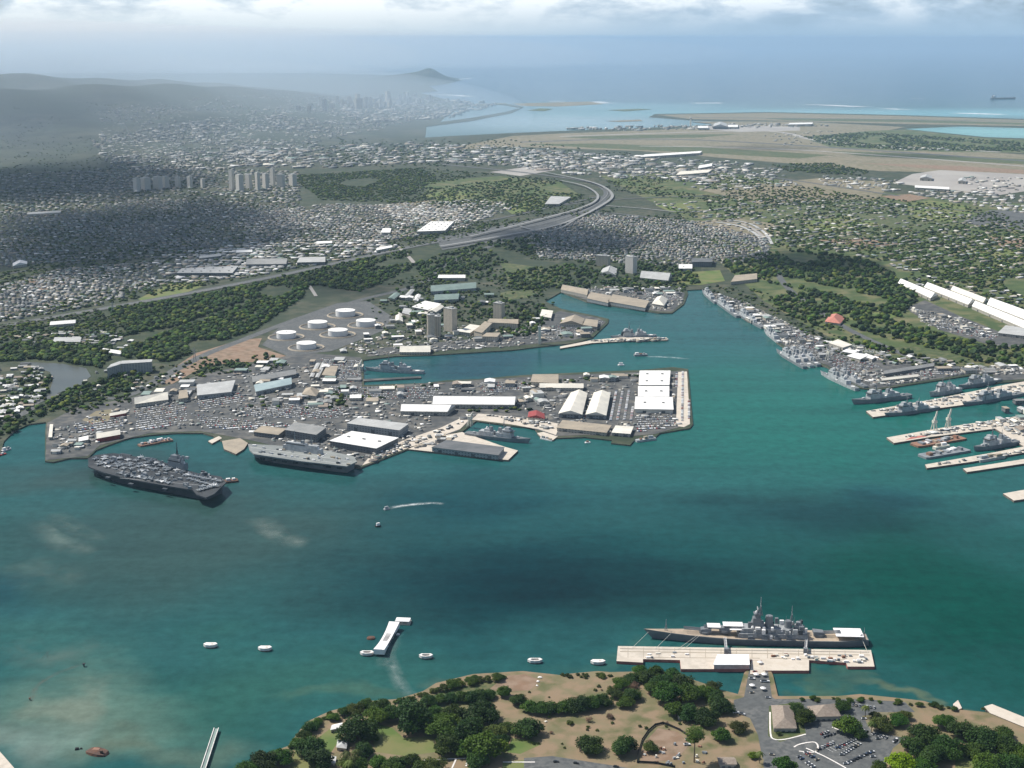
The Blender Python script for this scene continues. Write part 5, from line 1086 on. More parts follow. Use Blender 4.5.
# ---------------------------------------------------------------- trees
rng = np.random.default_rng(11)
def leaf_crown(lobes, n, size, seed):
    r_ = np.random.default_rng(seed); V = []; w = np.array([l[3]**2 for l in lobes]); w = w / w.sum()
    ctr = []
    for l, k in zip(lobes, (w * n).astype(int)):
        d = r_.normal(size=(k, 3)); d /= np.linalg.norm(d, axis=1)[:, None]
        lump = 1 + .16*np.sin(d[:, 0]*5 + seed) * np.sin(d[:, 1]*6 + 1) + .1*np.sin(d[:, 2]*9 + d[:, 0]*7)
        rad = l[3] * lump * (r_.random(k) ** .28); d[:, 2] = np.where(d[:, 2] < -.35, d[:, 2]*.5, d[:, 2])
        ctr.append(np.array(l[:3]) + d * rad[:, None] * np.array([1, 1, l[4]]))
    C = np.concatenate(ctr); k = len(C)
    nrm = r_.normal(size=(k, 3))*.8 + (C - np.array([0, 0, .35]))*1.0 + np.array([0, 0, .9]); nrm /= np.linalg.norm(nrm, axis=1)[:, None]
    t1 = np.cross(nrm, r_.normal(size=(k, 3))); t1 /= np.linalg.norm(t1, axis=1)[:, None]; t2 = np.cross(nrm, t1)
    s = size * r_.uniform(.6, 1.3, k)[:, None]
    Q = np.stack([C - t1*s, C - t2*s*.7, C + t1*s, C + t2*s*.7], 1).reshape(-1, 3)
    return Q, np.arange(4*k).reshape(-1, 4)
def tree_proto(name, lobes, n, size, leafm, seed, trunk=(.06, .5), limbs=True):
    root = empty(name, (0, 0, -500), 0, 'x', 'tree')
    V, Fq = leaf_crown(lobes, n, size, seed)
    o = np_mesh('crown', V, Fq, [M[leafm]], np.zeros(len(Fq))); o.parent = root
    mb = MB(); mb.tube((0, 0, -.05), (0, 0, trunk[1]), trunk[0], 7, r2=trunk[0]*.6)
    if limbs:
        for l in lobes: mb.tube((0, 0, trunk[1]*.75), (l[0]*.8, l[1]*.8, l[2]), trunk[0]*.55, 5, r2=trunk[0]*.15)
    mb.build('trunk', M['bark'], root); return root
def lobes(seed, n=7, spread=.54, h=.5, r0=.46, fl=.8):
    q = random.Random(seed); out_ = [(0, 0, h + .14, r0*1.1, fl)]
    for i in range(5):
        a_ = q.uniform(0, 6.28); out_.append((.36*math.cos(a_), .36*math.sin(a_), h + q.uniform(.12, .34), r0*q.uniform(.35, .6), .9))
    for i in range(n):
        a_ = 2*math.pi*i/n + q.uniform(-.4, .4); d = spread * q.uniform(.6, 1.3)
        out_.append((d*math.cos(a_), d*math.sin(a_), h + q.uniform(-.14, .12), r0*q.uniform(.55, 1.15), fl))
    return out_
PROTO = {}
for i, (k, lm, n_, fl) in enumerate([('a','leaf',7,.75),('b','leafdark',8,.8),('c','leafolive',6,.75),('d','leafbright',7,.7),('e','leaf',9,.65),('f','leafdark',6,.9)]):
    PROTO[k] = tree_proto('broadleaf_tree', lobes(20 + i, n_, fl=fl), 6500, .05, lm, 30 + i)
PROTO['p'] = tree_proto('blossom_tree', lobes(44, 6, r0=.36), 1700, .04, 'leafpink', 51, (.05, .45))
PROTO['s'] = tree_proto('shrub', lobes(46, 5, .5, .35, .4, .7), 1500, .07, 'leafolive', 52, (.03, .25), False)
PROTO['t'] = tree_proto('tall_tree', [(0,0,2.6,.8,.6),(.4,.2,2.3,.55,.7),(-.4,-.1,2.2,.55,.7),(0,-.4,2.4,.5,.7)], 3200, .055, 'leaf', 53, (.06, 2.3))
def palm_proto():
    root = empty('palm_tree', (0, 0, -500), 0, 'x', 'tree'); mb = MB(); q = random.Random(5)
    for i in range(22):
        a_ = 2*math.pi*i/22 + q.uniform(-.12, .12); ln = q.uniform(.75, 1.05); up = q.uniform(-.1, .75); P_ = []
        for k in range(6):
            u = k/5; P_.append((ln*u*math.cos(a_), ln*u*math.sin(a_), 2.2 + up*u - (.55 + up)*u*u*1.1, .13*(1 - .85*u)*(.5 + 1.4*min(u*2, 1))))
        vs = []
        for x, y, z, w in P_: vs += [(x - math.sin(a_)*w, y + math.cos(a_)*w, z - w*.35), (x, y, z), (x + math.sin(a_)*w, y - math.cos(a_)*w, z - w*.35)]
        mb.add(vs, [(3*k+j, 3*k+j+1, 3*k+j+4, 3*k+j+3) for k in range(5) for j in (0, 1)])
    mb.build('crown', M['leafolive'], root)
    tb = MB(); tb.tube((0, 0, -.05), (.05, .03, 1.1), .07, 7, r2=.055); tb.tube((.05, .03, 1.1), (0, 0, 2.22), .055, 7, r2=.045); tb.build('trunk', M['bark'], root); return root
PROTO['l'] = palm_proto()
CP = {k: make_copier(v) for k, v in PROTO.items()}
USED = set()
def tree(px, py, r_, k, label, group=None):
    # px, py: middle of the crown in the photograph; r_: radius there
    s = r_ * SC(py) * 1.38; hz = .5 if k not in 'tl' else 2.2
    p = G(px, py, LZ + hz * s); p.z = LZ
    if k not in USED:
        USED.add(k); o = PROTO[k]; o.location = p; o.rotation_euler.z = rnd.uniform(0, 6.28); o.scale = (s,)*3; o['label'] = label
        if group: o['group'] = group
        return o
    return CP[k](p, rnd.uniform(0, 6.28), s, label, group)
FG = {
 ('leafy tree in the shore thicket left of the lawns', 'trees of the left shore thicket'): [(262,760,12,'b'),(281,757,10,'e'),(297,742,6,'a'),(304,735,6,'e'),(310,727,7,'b'),(317,722,5,'a'),(334,717,5,'e'),(344,712,6,'a'),(354,709,7,'c'),(366,704,7,'b'),(312,747,13,'b'),(320,759,12,'f'),(248,768,9,'e'),(330,713,4,'s'),(376,706,6,'e'),(384,703,6,'b')],
 ('dark crown in the grove between the two left lawns', 'trees between the left lawns'): [(357,729,16,'b'),(377,715,10,'e'),(371,738,6,'e'),(392,712,10,'a'),(346,752,5,'l'),(352,757,5,'l'),(356,750,4.5,'l'),(349,761,5,'l'),(349,763,9,'c'),(365,750,9,'f'),(355,765,10,'e'),(380,762,9,'a'),(395,764,10,'b'),(410,760,8,'e'),(432,766,10,'c'),(420,768,9,'a')],
 ('big dark monkeypod crown of the grove right of the main lawn', 'trees right of the main lawn'): [(414,716,19,'f'),(434,712,8,'a'),(443,725,14,'e'),(455,714,12,'a'),(481,712,15,'b'),(445,744,13,'a'),(469,731,14,'f'),(486,747,18,'a'),(465,748,9,'e'),(496,731,9,'c'),(505,727,7,'c'),(478,760,10,'b'),(500,742,8,'f')],
 ('low shore bush along the strip beside the slick', 'shore bushes beside the slick'): [(443,687,6,'s'),(452,684,6,'e'),(461,683,5,'s'),(472,681,5,'e'),(479,680,4,'s'),(487,678,5,'s'),(498,677,5,'e'),(425,694,4,'s'),(433,690,4,'s')],
 ('rounded tree of the hedge row under the bare red bank', 'hedge row under the bare bank'): [(430,700,7,'b'),(441,699,6,'e'),(451,698,7,'b'),(461,697,7,'a'),(471,696,7,'b'),(481,695,7,'e'),(490,694,6,'b')],
 ('bushy tree of the hedge row below the brown field', 'hedge row below the brown field'): [(519,700,7,'e'),(530,706,8,'a'),(541,708,8,'e'),(552,708,8,'b'),(562,707,8,'a'),(573,705,9,'b'),(584,704,9,'f'),(594,702,9,'a'),(602,700,8,'b')],
 ('dense green tree in the point wood beside the battleship pier', 'point wood beside the battleship pier'): [(645,676,8,'b'),(655,672,8,'a'),(663,682,10,'b'),(669,692,14,'a'),(681,682,10,'b'),(690,692,11,'e'),(676,710,10,'a'),(690,713,10,'f'),(705,716,11,'b'),(704,692,8,'e'),(716,698,9,'f'),(722,705,10,'b'),(620,683,7,'e'),(632,678,7,'b'),(617,694,6,'c'),(625,702,7,'e'),(640,670,6,'e'),(672,673,7,'b'),(655,688,8,'e'),(713,686,6,'c'),(612,689,6,'s'),(632,695,8,'b')],
 ('leafy tree along the right shore car park', 'trees along the right car park'): [(803,716,10,'a'),(848,724,12,'a'),(842,706,7,'e'),(796,708,7,'b'),(880,724,9,'c'),(898,720,8,'e'),(905,715,6,'c'),(858,733,7,'f'),(866,706,4,'l'),(872,722,4,'l'),(760,752,4,'l'),(875,714,6,'s')],
 ('dark spreading tree in the wood at the lower right corner', 'wood at the lower right corner'): [(924,734,13,'b'),(914,746,11,'f'),(946,746,14,'b'),(965,731,12,'f'),(985,738,14,'b'),(1004,745,12,'f'),(932,755,12,'f'),(990,764,15,'a'),(1012,764,12,'b'),(945,722,9,'e'),(922,766,10,'e'),(1022,752,10,'e'),(975,750,10,'b'),(1005,733,8,'e')],
}
for (lab, grp), lst in FG.items():
    for x, y, r_, k in lst: tree(x, y, r_, k, lab, grp)
for x, y, r_, k, lab in [(588.5,744,14,'b','lone round tree on the brown field, left of the pair'), (624,745,14.5,'f','lone round tree on the brown field, right of the pair by the fence'), (570,722,4.5,'s','small dark bush above the lone round trees'), (589,719,5,'p','brownish bush beside the small white rock above the lone trees'), (610,716,5,'p','brown bare bush left of the white hut'), (650,747,8,'c','olive bush inside the fenced plot'), (634,685,6,'p','pinkish leafless tree at the wood edge by the pier'), (528,727,15,'b','large dark tree by the bright green triangle of lawn'), (505,691,9,'a','rounded tree beside the red bank on the shore'), (602,674,4.5,'s','low shrub on the shore edge opposite the right quay'), (695,737,11,'t','tall-trunked tree beside the scrap plot'), (722,734,11,'a','deep green tree of the pair by the island road'), (738,727,9,'c','yellowish tree of the pair by the island road'), (753,755,5.5,'d','small bright green bush by the island road bend'), (785,765,13,'a','big green tree at the lower edge below the hall'), (779,733,4,'s','trimmed bush at the hip-roofed hall corner'), (900,761,15,'d','yellow-green tree at the car park end'), (880,766,8,'e','dark tree left of the yellow-green one')]:
    tree(x, y, r_*.8, k, lab)

shore = [(250,762),(262,757),(275,751),(290,744),(302,731),(312,722),(326,714),(345,707),(362,702),(380,699),(398,698),(412,695),(426,690),(440,684.5),(458,679),(474,676),(490,675),(506,673.5)]
for i in range(44):
    u = rnd.random() * (len(shore) - 1.001); k = int(u); f_ = u - k
    tree(shore[k][0]*(1-f_) + shore[k+1][0]*f_ + rnd.uniform(0, 3), shore[k][1]*(1-f_) + shore[k+1][1]*f_ + rnd.uniform(1.2, 3.5), rnd.uniform(2, 4.2), rnd.choice('sseac'), 'small scrubby bush right on the left island shoreline', 'scrub on the left shoreline')
for i in range(26):
    x = rnd.uniform(800, 985); tree(x, 697.5 + max(0, x-860)*.085 + rnd.uniform(0, 3), rnd.uniform(1.6, 3.4), rnd.choice('ssec'), 'small scrubby bush along the right island shoreline', 'scrub on the right shoreline')
for i in range(16): tree(rnd.uniform(562, 612), rnd.uniform(673.5, 677), rnd.uniform(1.6, 3), rnd.choice('ssc'), 'low scrub at the edge of the bare brown bank', 'scrub on the bare bank')
for i in range(30):
    q = scatter([(525,690),(610,680),(612,712),(700,722),(690,742),(640,728),(560,750),(530,744),(548,716)], 1, rnd)[0]; tree(q[0], q[1], rnd.uniform(1.1, 2.4), rnd.choice('ssp'), 'tuft of dry scrub on the brown island field', 'scrub on the brown field')
# blobs for trees seen small: crowns with an uneven outline
def blob_proto(seed, sub):
    bm = bmesh.new(); bmesh.ops.create_icosphere(bm, subdivisions=sub, radius=1.0)
    q = np.random.default_rng(seed)
    for v in bm.verts:
        d = v.co.normalized(); v.co = d * (1 + q.uniform(-.32, .28)); v.co.z = (v.co.z * .75 + .75) * (1 if sub > 1 else .6)
    bm.verts.ensure_lookup_table(); bm.faces.ensure_lookup_table()
    V = np.array([v.co for v in bm.verts]); Fq = np.array([[v.index for v in f.verts] for f in bm.faces]); bm.free(); return V, Fq
BL = [blob_proto(i, 2) for i in range(8)]; BS = [blob_proto(20 + i, 1) for i in range(8)]
LEAFS = ['wooda', 'woodb', 'woodc', 'woodb']
SMALL = []
for i in range(8):
    V, Fq = BL[i]; T = MB(); T.add(V, [tuple(f) for f in Fq]); T.cyl(0, 0, -.1, .12, .5, 6, mi=1); SMALL.append(T.mesh('broadleaf_tree', [M[LEAFS[i % 4]], M['bark']]))
def gz(p): return np.array([hillz(q[0], q[1]) for q in p])
def fast_ground(pts):                         # many pixels to ground points
    a_ = np.array(pts); u = a_[:, 0] - 512; v = a_[:, 1] - 384; z = np.full(len(a_), LZ)
    for _ in range(30):
        t = (CAMH - z) / (FPX*SN + v*CS); x = u*t; y = (FPX*CS - v*SN)*t; z = .5*z + .5*(hillz(x, y) + LZ)
    return np.stack([x, y, z], 1)
TZ = [  # polygon, number, radius range in metres, label, group
 ([(0,385),(30,372),(52,376),(48,398),(30,412),(0,440),(-20,440),(-20,385)], 150, (4,8), 'dark tree among the roofs left of the river bend', 'trees left of the river bend'),
 ([(56,398),(80,386),(100,380),(112,372),(150,374),(130,392),(70,404),(40,418),(12,432),(4,436),(20,420)], 190, (4,8), 'dark green tree on the river bank by the apartment slab', 'trees on the river bank'),
 ([(0,345),(55,345),(100,345),(118,352),(100,368),(88,366),(45,360),(0,362)], 420, (5,9), 'dark tree of the wood above the river bend', 'wood above the river bend'),
 ([(120,352),(160,335),(200,322),(250,302),(310,285),(300,300),(255,330),(215,345),(170,362),(150,360),(125,358)], 900, (5,9), 'tree of the dark forest behind the tank farm', 'forest behind the tank farm'),
 ([(105,310),(180,300),(250,285),(330,267),(410,250),(416,268),(360,292),(310,285),(240,303),(180,326),(130,335)], 1300, (5,9), 'tree of the forest strip under the highway', 'forest under the highway'),
 ([(415,262),(480,244),(540,236),(545,250),(480,272),(420,282)], 380, (5,9), 'tree of the strip under the interchange', 'trees under the interchange'),
 ([(370,300),(420,282),(500,268),(560,275),(540,300),(500,318),(455,325),(420,330),(390,318),(395,305)], 420, (4,8), 'tree between the harbour roofs above the twin towers', 'trees above the twin towers'),
 ([(500,275),(580,262),(690,262),(700,284),(640,290),(560,290),(510,290)], 420, (5,9), 'tree in the belt behind the small peninsula', 'trees behind the small peninsula'),
 ([(500,322),(530,304),(545,306),(548,320),(530,338),(500,334)], 110, (5,8), 'dark tree on the spit beside the slim tower', 'trees on the spit'),
 ([(765,300),(800,292),(850,300),(900,322),(960,340),(1060,352),(1060,366),(960,362),(880,352),(838,340),(800,322)], 620, (5,10), 'green tree in the park wood below the long white roofs', 'park wood below the white roofs'),
 ([(720,262),(790,250),(860,258),(905,280),(920,298),(900,318),(850,300),(790,288),(735,275)], 900, (5,10), 'dark tree of the shaded wood above the right docks', 'shaded wood above the right docks'),
 ([(250,362),(258,352),(275,358),(290,366),(270,370)], 40, (3,6), 'dark tree between the bare earth and the aqua roof', 'trees by the bare earth'),
 ([(200,366),(240,360),(248,366),(200,376)], 60, (3,6), 'tree on the bank behind the large grey roof', 'bank trees behind the grey roof'),
 ([(335,395),(345,393),(346,405),(336,406)], 9, (5,7), 'dark tree standing in the yard beside the shorter white warehouse', 'yard trees by the white warehouse'),
]
FARZ = [  # woods farther away, seen as one mass
 ([(600,180),(700,172),(760,178),(860,196),(820,206),(700,200),(610,192)], 900, (6,11)), ([(800,137),(860,132.5),(940,137),(1040,143.5),(1040,152),(900,150),(830,146)], 1300, (9,16)), ([(560,214),(640,204),(700,212),(690,222),(610,224)], 330, (5,9)),
 ([(770,165),(830,163),(870,172),(860,176),(790,172)], 320, (8,13)), ([(290,176),(420,168),(560,180),(585,196),(540,212),(440,205),(320,200)], 1900, (7,11)), ([(290,176),(420,168),(440,180),(400,196),(320,198)], 1100, (7,11)),
 ([(700,198),(800,190),(960,205),(1040,222),(1040,300),(940,278),(860,255),(780,248),(720,222)], 2600, (6,11)), ([(520,238),(600,216),(700,226),(760,248),(720,262),(600,262),(530,260)], 1500, (4,8)),
 ([(0,190),(140,180),(300,176),(300,225),(150,250),(0,262)], 3600, (4,8)), ([(0,262),(150,250),(330,222),(520,212),(480,235),(300,268),(100,306),(0,322)], 2600, (5,9)),
 ([(0,100),(260,100),(300,140),(240,176),(0,188)], 1500, (5,9)), ([(400,205),(520,200),(600,198),(580,212),(480,232),(400,242)], 700, (5,9)), ([(300,138),(520,140),(640,155),(560,165),(330,168)], 500, (9,14)),
 ([(0,326),(100,310),(130,335),(100,345),(0,345)], 500, (5,9)), ([(900,230),(1040,235),(1040,330),(960,300),(900,275)], 700, (6,10)), ([(380,284),(440,270),(500,262),(500,270),(430,290)], 160, (5,8)),
]
cand = []; stuff_pts = []
for zi, (poly, n, (ra, rb), lab, grp) in enumerate(TZ):
    pts = scatter(poly, int(n*1.5), rnd); P = fast_ground(pts)
    for (x, y), p in zip(pts, P):
        if math.sin(p[0]/52 + 1.7*math.sin(p[1]/130)) + math.sin(p[1]/110 + 1.3*math.sin(p[0]/75)) < -1.3: continue
        cand.append((y, tuple(p), ra + (rb - ra) * rnd.random()**2 - 1, lab, grp))
cand.sort(key=lambda c: -c[0] * c[2])
for y, p, r_, lab, grp in cand[:60]:
    o = bpy.data.objects.new('broadleaf_tree', rnd.choice(SMALL)); COL.objects.link(o)
    o.location = p; o.scale = (r_, r_*rnd.uniform(.85, 1.15), r_*rnd.uniform(.85, 1.2)); o.rotation_euler.z = rnd.uniform(0, 6.28); tag(o, lab, 'tree', grp)
rest = [(p, r_) for _, p, r_, _, _ in cand[60:]]
def merged(name, protos, P, S, mats, mi, label, cat):
    Vs = []; Fs = []; Ms = []; b = 0; rot = rng.uniform(0, 6.28, len(P))
    for i in range(len(P)):
        V, Fq = protos[i % len(protos)]; c, s = math.cos(rot[i]), math.sin(rot[i])
        W_ = np.empty_like(V); W_[:, 0] = (V[:, 0]*c - V[:, 1]*s)*S[i]; W_[:, 1] = (V[:, 0]*s + V[:, 1]*c)*S[i]; W_[:, 2] = V[:, 2]*S[i]
        Vs.append(W_ + P[i]); Fs.append(Fq + b); b += len(V); Ms.append(np.full(len(Fq), mi[i]))
    o = np_mesh(name, np.concatenate(Vs), np.concatenate(Fs), mats, np.concatenate(Ms)); return tag(o, label, cat, None, 'stuff')
LM = [M[k] for k in ('wooda', 'woodb', 'woodc')]
P = np.array([p for p, _ in rest]); S = np.array([r_ for _, r_ in rest])
merged('woodland', BL, P, S, LM, rng.choice(3, len(P), p=[.4, .4, .2]), 'dark woods and belts of trees behind the harbour', 'woodland')
pts = []; S = []
for poly, n, (ra, rb) in FARZ:
    n = int(n*1.35); pts += scatter(poly, n, rnd); S += [(ra + (rb - ra) * rnd.random()**2.5) * .85 for _ in range(n)]
P = fast_ground(pts); kp = np.sin(P[:, 0]/90 + 1.7*np.sin(P[:, 1]/260)) + np.sin(P[:, 1]/240 + 1.3*np.sin(P[:, 0]/120)) > -1.15; P = P[kp]; S = np.array(S)[kp]
merged('distant_woods', BS, P, np.array(S), LM, rng.choice(3, len(P), p=[.35, .35, .3]), 'scattered trees and woods over the suburbs and airfield', 'woodland')

YT = [([(366,300),(480,270),(540,276),(556,300),(545,325),(500,335),(440,345),(390,350)], 420), ([(700,284),(760,290),(830,318),(870,345),(830,348),(770,318),(715,295)], 260), ([(100,376),(200,358),(250,362),(250,372),(190,380),(130,396),(90,404)], 190),
 ([(240,395),(400,384),(440,384),(440,396),(340,410),(250,412)], 60), ([(600,284),(690,284),(686,292),(610,292)], 120), ([(520,384),(640,374),(640,378),(530,386)], 30), ([(820,345),(900,358),(1040,362),(1040,370),(930,368),(850,362)], 130), ([(60,404),(130,394),(132,402),(70,416)], 70), ([(560,318),(600,322),(590,336),(560,340)], 20), ([(450,406),(540,408),(540,413),(470,412)], 24)]
pts = []
for poly, n in YT: pts += scatter(poly, n, rnd)
P = fast_ground(pts); merged('yard_trees', BS, P, np.array([rnd.uniform(2.5, 6.5) for _ in pts]), LM, rng.choice(3, len(P), p=[.4, .35, .25]), 'small trees dotted between the harbour buildings', 'trees')
# ---------------------------------------------------------------- houses
ROOFS = ['roofwhite', 'rooflight', 'roofgrey', 'roofdark', 'rooftan', 'roofbrown', 'roofgreen', 'roofcream']
def house_np(w, d, h, r):
    V = np.array([(-w,-d,-2),(w,-d,-2),(w,d,-2),(-w,d,-2),(-w,-d,h),(w,-d,h),(w,d,h),(-w,d,h),(-w,0,h+r),(w,0,h+r),(-w,0,h+r),(w,0,h+r)], float)
    Fq = np.array([(0,1,5,4),(1,2,6,5),(2,3,7,6),(3,0,4,7),(4,5,9,8),(6,7,8,9),(5,6,11,9),(7,4,8,10)]); return V, Fq
def add_houses(name, spec, label, cat, far=False):
    Vs = []; Fs = []; Ms = []; b = 0
    for p, w, d, h, r, rz, wm, rm in spec:
        V, Fq = house_np(w, d, h, r); c, s = math.cos(rz), math.sin(rz); Q = V.copy(); Q[:, 0] = V[:, 0]*c - V[:, 1]*s; Q[:, 1] = V[:, 0]*s + V[:, 1]*c
        Vs.append(Q + np.array(p)); Fs.append(Fq + b); b += 12; Ms += [wm]*4 + [rm]*2 + [wm]*2
    o = np_mesh(name, np.concatenate(Vs), np.concatenate(Fs), [M[k] for k in ROOFS + ['wallp', 'wallq']], np.array(Ms)); return tag(o, label, cat, None, 'stuff')
M['wallp'] = mat('pale_house_wall', (.30, .29, .26)); M['wallq'] = mat('grey_house_wall', (.16, .17, .17))
HZ = [  # polygon, number, weights of roof colours, size, label, group
 ([(0,366),(28,364),(50,372),(52,384),(44,398),(20,412),(0,422),(-15,420),(-15,366)], 95, (3,4,3,2,2,1,1,1), (6,11), 'low grey or pale roof in the estate left of the river bend', 'houses left of the river bend'),
 ([(15,336),(60,332),(110,332),(140,345),(120,352),(60,345),(20,348)], 70, (2,3,2,2,2,1,1,1), (5,10), 'small roof in the clearing above the river wood', 'houses above the river wood'),
 ([(90,372),(160,366),(200,374),(150,392),(80,392)], 30, (2,3,2,2,2,1,1,1), (4,7), 'small roof on the strip below the apartment slab', 'houses below the apartment slab'),
 ([(780,330),(880,350),(1000,368),(1040,366),(1040,372),(930,368),(850,362),(800,345)], 70, (3,3,3,2,3,1,1,2), (5,10), 'small shop roof along the right dock road', 'shops along the dock road'),
 ([(890,262),(1040,300),(1040,320),(960,300),(900,282)], 60, (2,2,2,2,3,2,1,2), (6,10), 'small house among trees behind the long white roofs', 'houses behind the white roofs'),
]
HFAR = [
 ([(0,285),(60,270),(150,262),(160,285),(100,306),(0,322)], 850, (1.2,2.4,4,5,2,3,1.5,1), (5,10)), ([(0,215),(150,200),(300,205),(300,235),(150,258),(0,268)], 2600, (.5,1.2,5,9,.8,4,2,0.3), (5,8)),
 ([(0,175),(150,165),(300,172),(300,205),(150,200),(0,215)], 1300, (.5,1.2,5,8,.8,4,2,0.3), (6,9)), ([(240,215),(330,204),(460,208),(470,228),(380,242),(250,250)], 1900, (1,2.5,4,4,3,3,1.5,1), (6,9)),
 ([(380,205),(480,200),(520,206),(480,222),(400,225)], 500, (4,3,2,1,5,1,1,4), (6,10)), ([(520,236),(600,214),(700,222),(770,240),(770,262),(660,266),(540,258)], 2600, (.5,1.5,5,7,2,4,2,.5), (5,8)),
 ([(650,202),(780,198),(920,206),(1040,228),(1040,290),(900,262),(780,245),(700,220)], 620, (1,2,3,3,4,3,2,1.5), (5,9)), ([(900,192),(1000,190),(1040,200),(1040,216),(960,204)], 160, (3,3,2,1,3,1,1,3), (6,14)),
 ([(150,258),(240,245),(380,240),(400,248),(260,276),(160,286)], 600, (3,4,4,3,2,1,1,1), (7,14)),
]
def pick(wts): return rnd.choices(range(8), wts)[0]
hs = []
for poly, n, wts, (a0, a1), lab, grp in HZ:
    ang = rnd.uniform(-.6, .6)
    for (x, y), p in zip(pp := scatter(poly, n, rnd), fast_ground(pp)):
        w = rnd.uniform(a0, a1)
        o_ = (p, w, w*rnd.uniform(.5, .8), rnd.uniform(3, 4.5), rnd.uniform(1, 2.2), ang + rnd.choice((0, 1.57)) + rnd.uniform(-.12, .12), 8 + rnd.randint(0, 1), pick(wts))
        V, Fq = house_np(o_[1], o_[2], o_[3], o_[4]); mb = MB(); mb.add(V, [tuple(f) for f in Fq], [0]*4 + [1]*2 + [0]*2)
        tag(mb.build('small_house', [M[['wallp', 'wallq'][o_[6]-8]], M[ROOFS[o_[7]]]], None, p, o_[5]), lab, 'house', grp)
spec = []
def street_grid(poly, n):                     # houses stand in rows back to back along streets
    Pw = [tuple(q[:2]) for q in fast_ground(poly)]; ar = abs(sum(Pw[i-1][0]*Pw[i][1] - Pw[i][0]*Pw[i-1][1] for i in range(len(Pw)))) / 2
    k = math.sqrt(ar / (n * 17 * 26)); ang = rnd.uniform(-.5, .5); ca, sa = math.cos(ang), math.sin(ang)
    cx = sum(q[0] for q in Pw)/len(Pw); cy = sum(q[1] for q in Pw)/len(Pw); rr = max(math.dist(q, (cx, cy)) for q in Pw); res = []
    for j in range(int(-rr/(26*k)), int(rr/(26*k)) + 1):
        off = 7*k if j % 2 else -7*k
        for i in range(int(-rr/(17*k)), int(rr/(17*k)) + 1):
            if rnd.random() < .22 + .2*math.sin(i*.21+j*.13): continue
            u, v = i*17*k + rnd.uniform(-5, 5)*k, j*26*k + off*.6 + rnd.uniform(-4, 4)*k
            v += 30*k*math.sin(u/(330*k) + j*.02)
            x, y = cx + u*ca - v*sa, cy + u*sa + v*ca
            if inpoly(x, y, Pw): res.append((x, y, float(hillz(x, y)) + LZ))
    return res, ang, min(1.5, max(.8, k**.5))
for poly, n, wts, (a0, a1) in HFAR:
    pp, ang_, ks = street_grid(poly, int(n*1.05))
    for p in pp:
        w = rnd.uniform(a0, a1) * ks * .9; spec.append((p, w, w*rnd.uniform(.5, .8), rnd.uniform(3, 5), rnd.uniform(1, 2.2), ang_ + rnd.choice((0, 0, 1.57)) + rnd.uniform(-.08, .08), 8 + rnd.randint(0, 1), pick(wts)))
add_houses('suburb_houses', spec, 'thousands of small roofs of the suburbs behind the harbour', 'houses')
CITY = [([(90,140),(200,120),(330,100),(430,98),(455,110),(380,130),(320,140),(300,160),(200,172),(110,168)], 1900, (10,30), (5,12)), ([(230,150),(420,142),(560,150),(640,160),(600,172),(440,162),(330,168),(240,168)], 650, (14,48), (6,12)),
 ([(510,150),(640,156),(760,164),(720,182),(600,178),(520,170)], 330, (14,50), (6,12)), ([(640,170),(780,168),(800,186),(700,192)], 150, (10,36), (5,9)), ([(540,128.5),(640,126.5),(760,124),(840,126),(760,128),(640,131)], 120, (14,45), (7,18)),
 ([(760,135),(840,130),(850,142),(780,146)], 45, (10,26), (5,9)), ([(820,176),(900,180),(900,192),(820,186)], 70, (10,28), (5,9)), ([(330,100),(430,97),(500,104),(450,118),(360,124)], 380, (20,60), (8,22)), ([(100,110),(200,98),(330,88),(420,86),(330,100),(150,130),(100,140)], 420, (10,24), (5,10)),
 ([(960,176),(1040,178),(1040,192),(980,194)], 50, (10,30), (5,9)), ([(880,146),(960,148),(960,151),(880,150)], 20, (14,40), (6,9))]
spec = []
for poly, n, (a0, a1), (h0, h1) in CITY:
    pp = scatter(poly, int(n*1.5), rnd)
    for p in fast_ground(pp):
        w = rnd.uniform(a0, a1) * .62 * (.6 + rnd.random()**3); spec.append((p, w, w*rnd.uniform(.3, .8), rnd.uniform(h0, h1)*.7, rnd.uniform(.3, 2), rnd.uniform(-.4, .4) + rnd.choice((0, 1.57)), 8 + rnd.randint(0, 1), pick((4,5,4,3,3,2,2,3))))
add_houses('distant_buildings', spec, 'far-off mass of town, port and airport buildings', 'buildings')
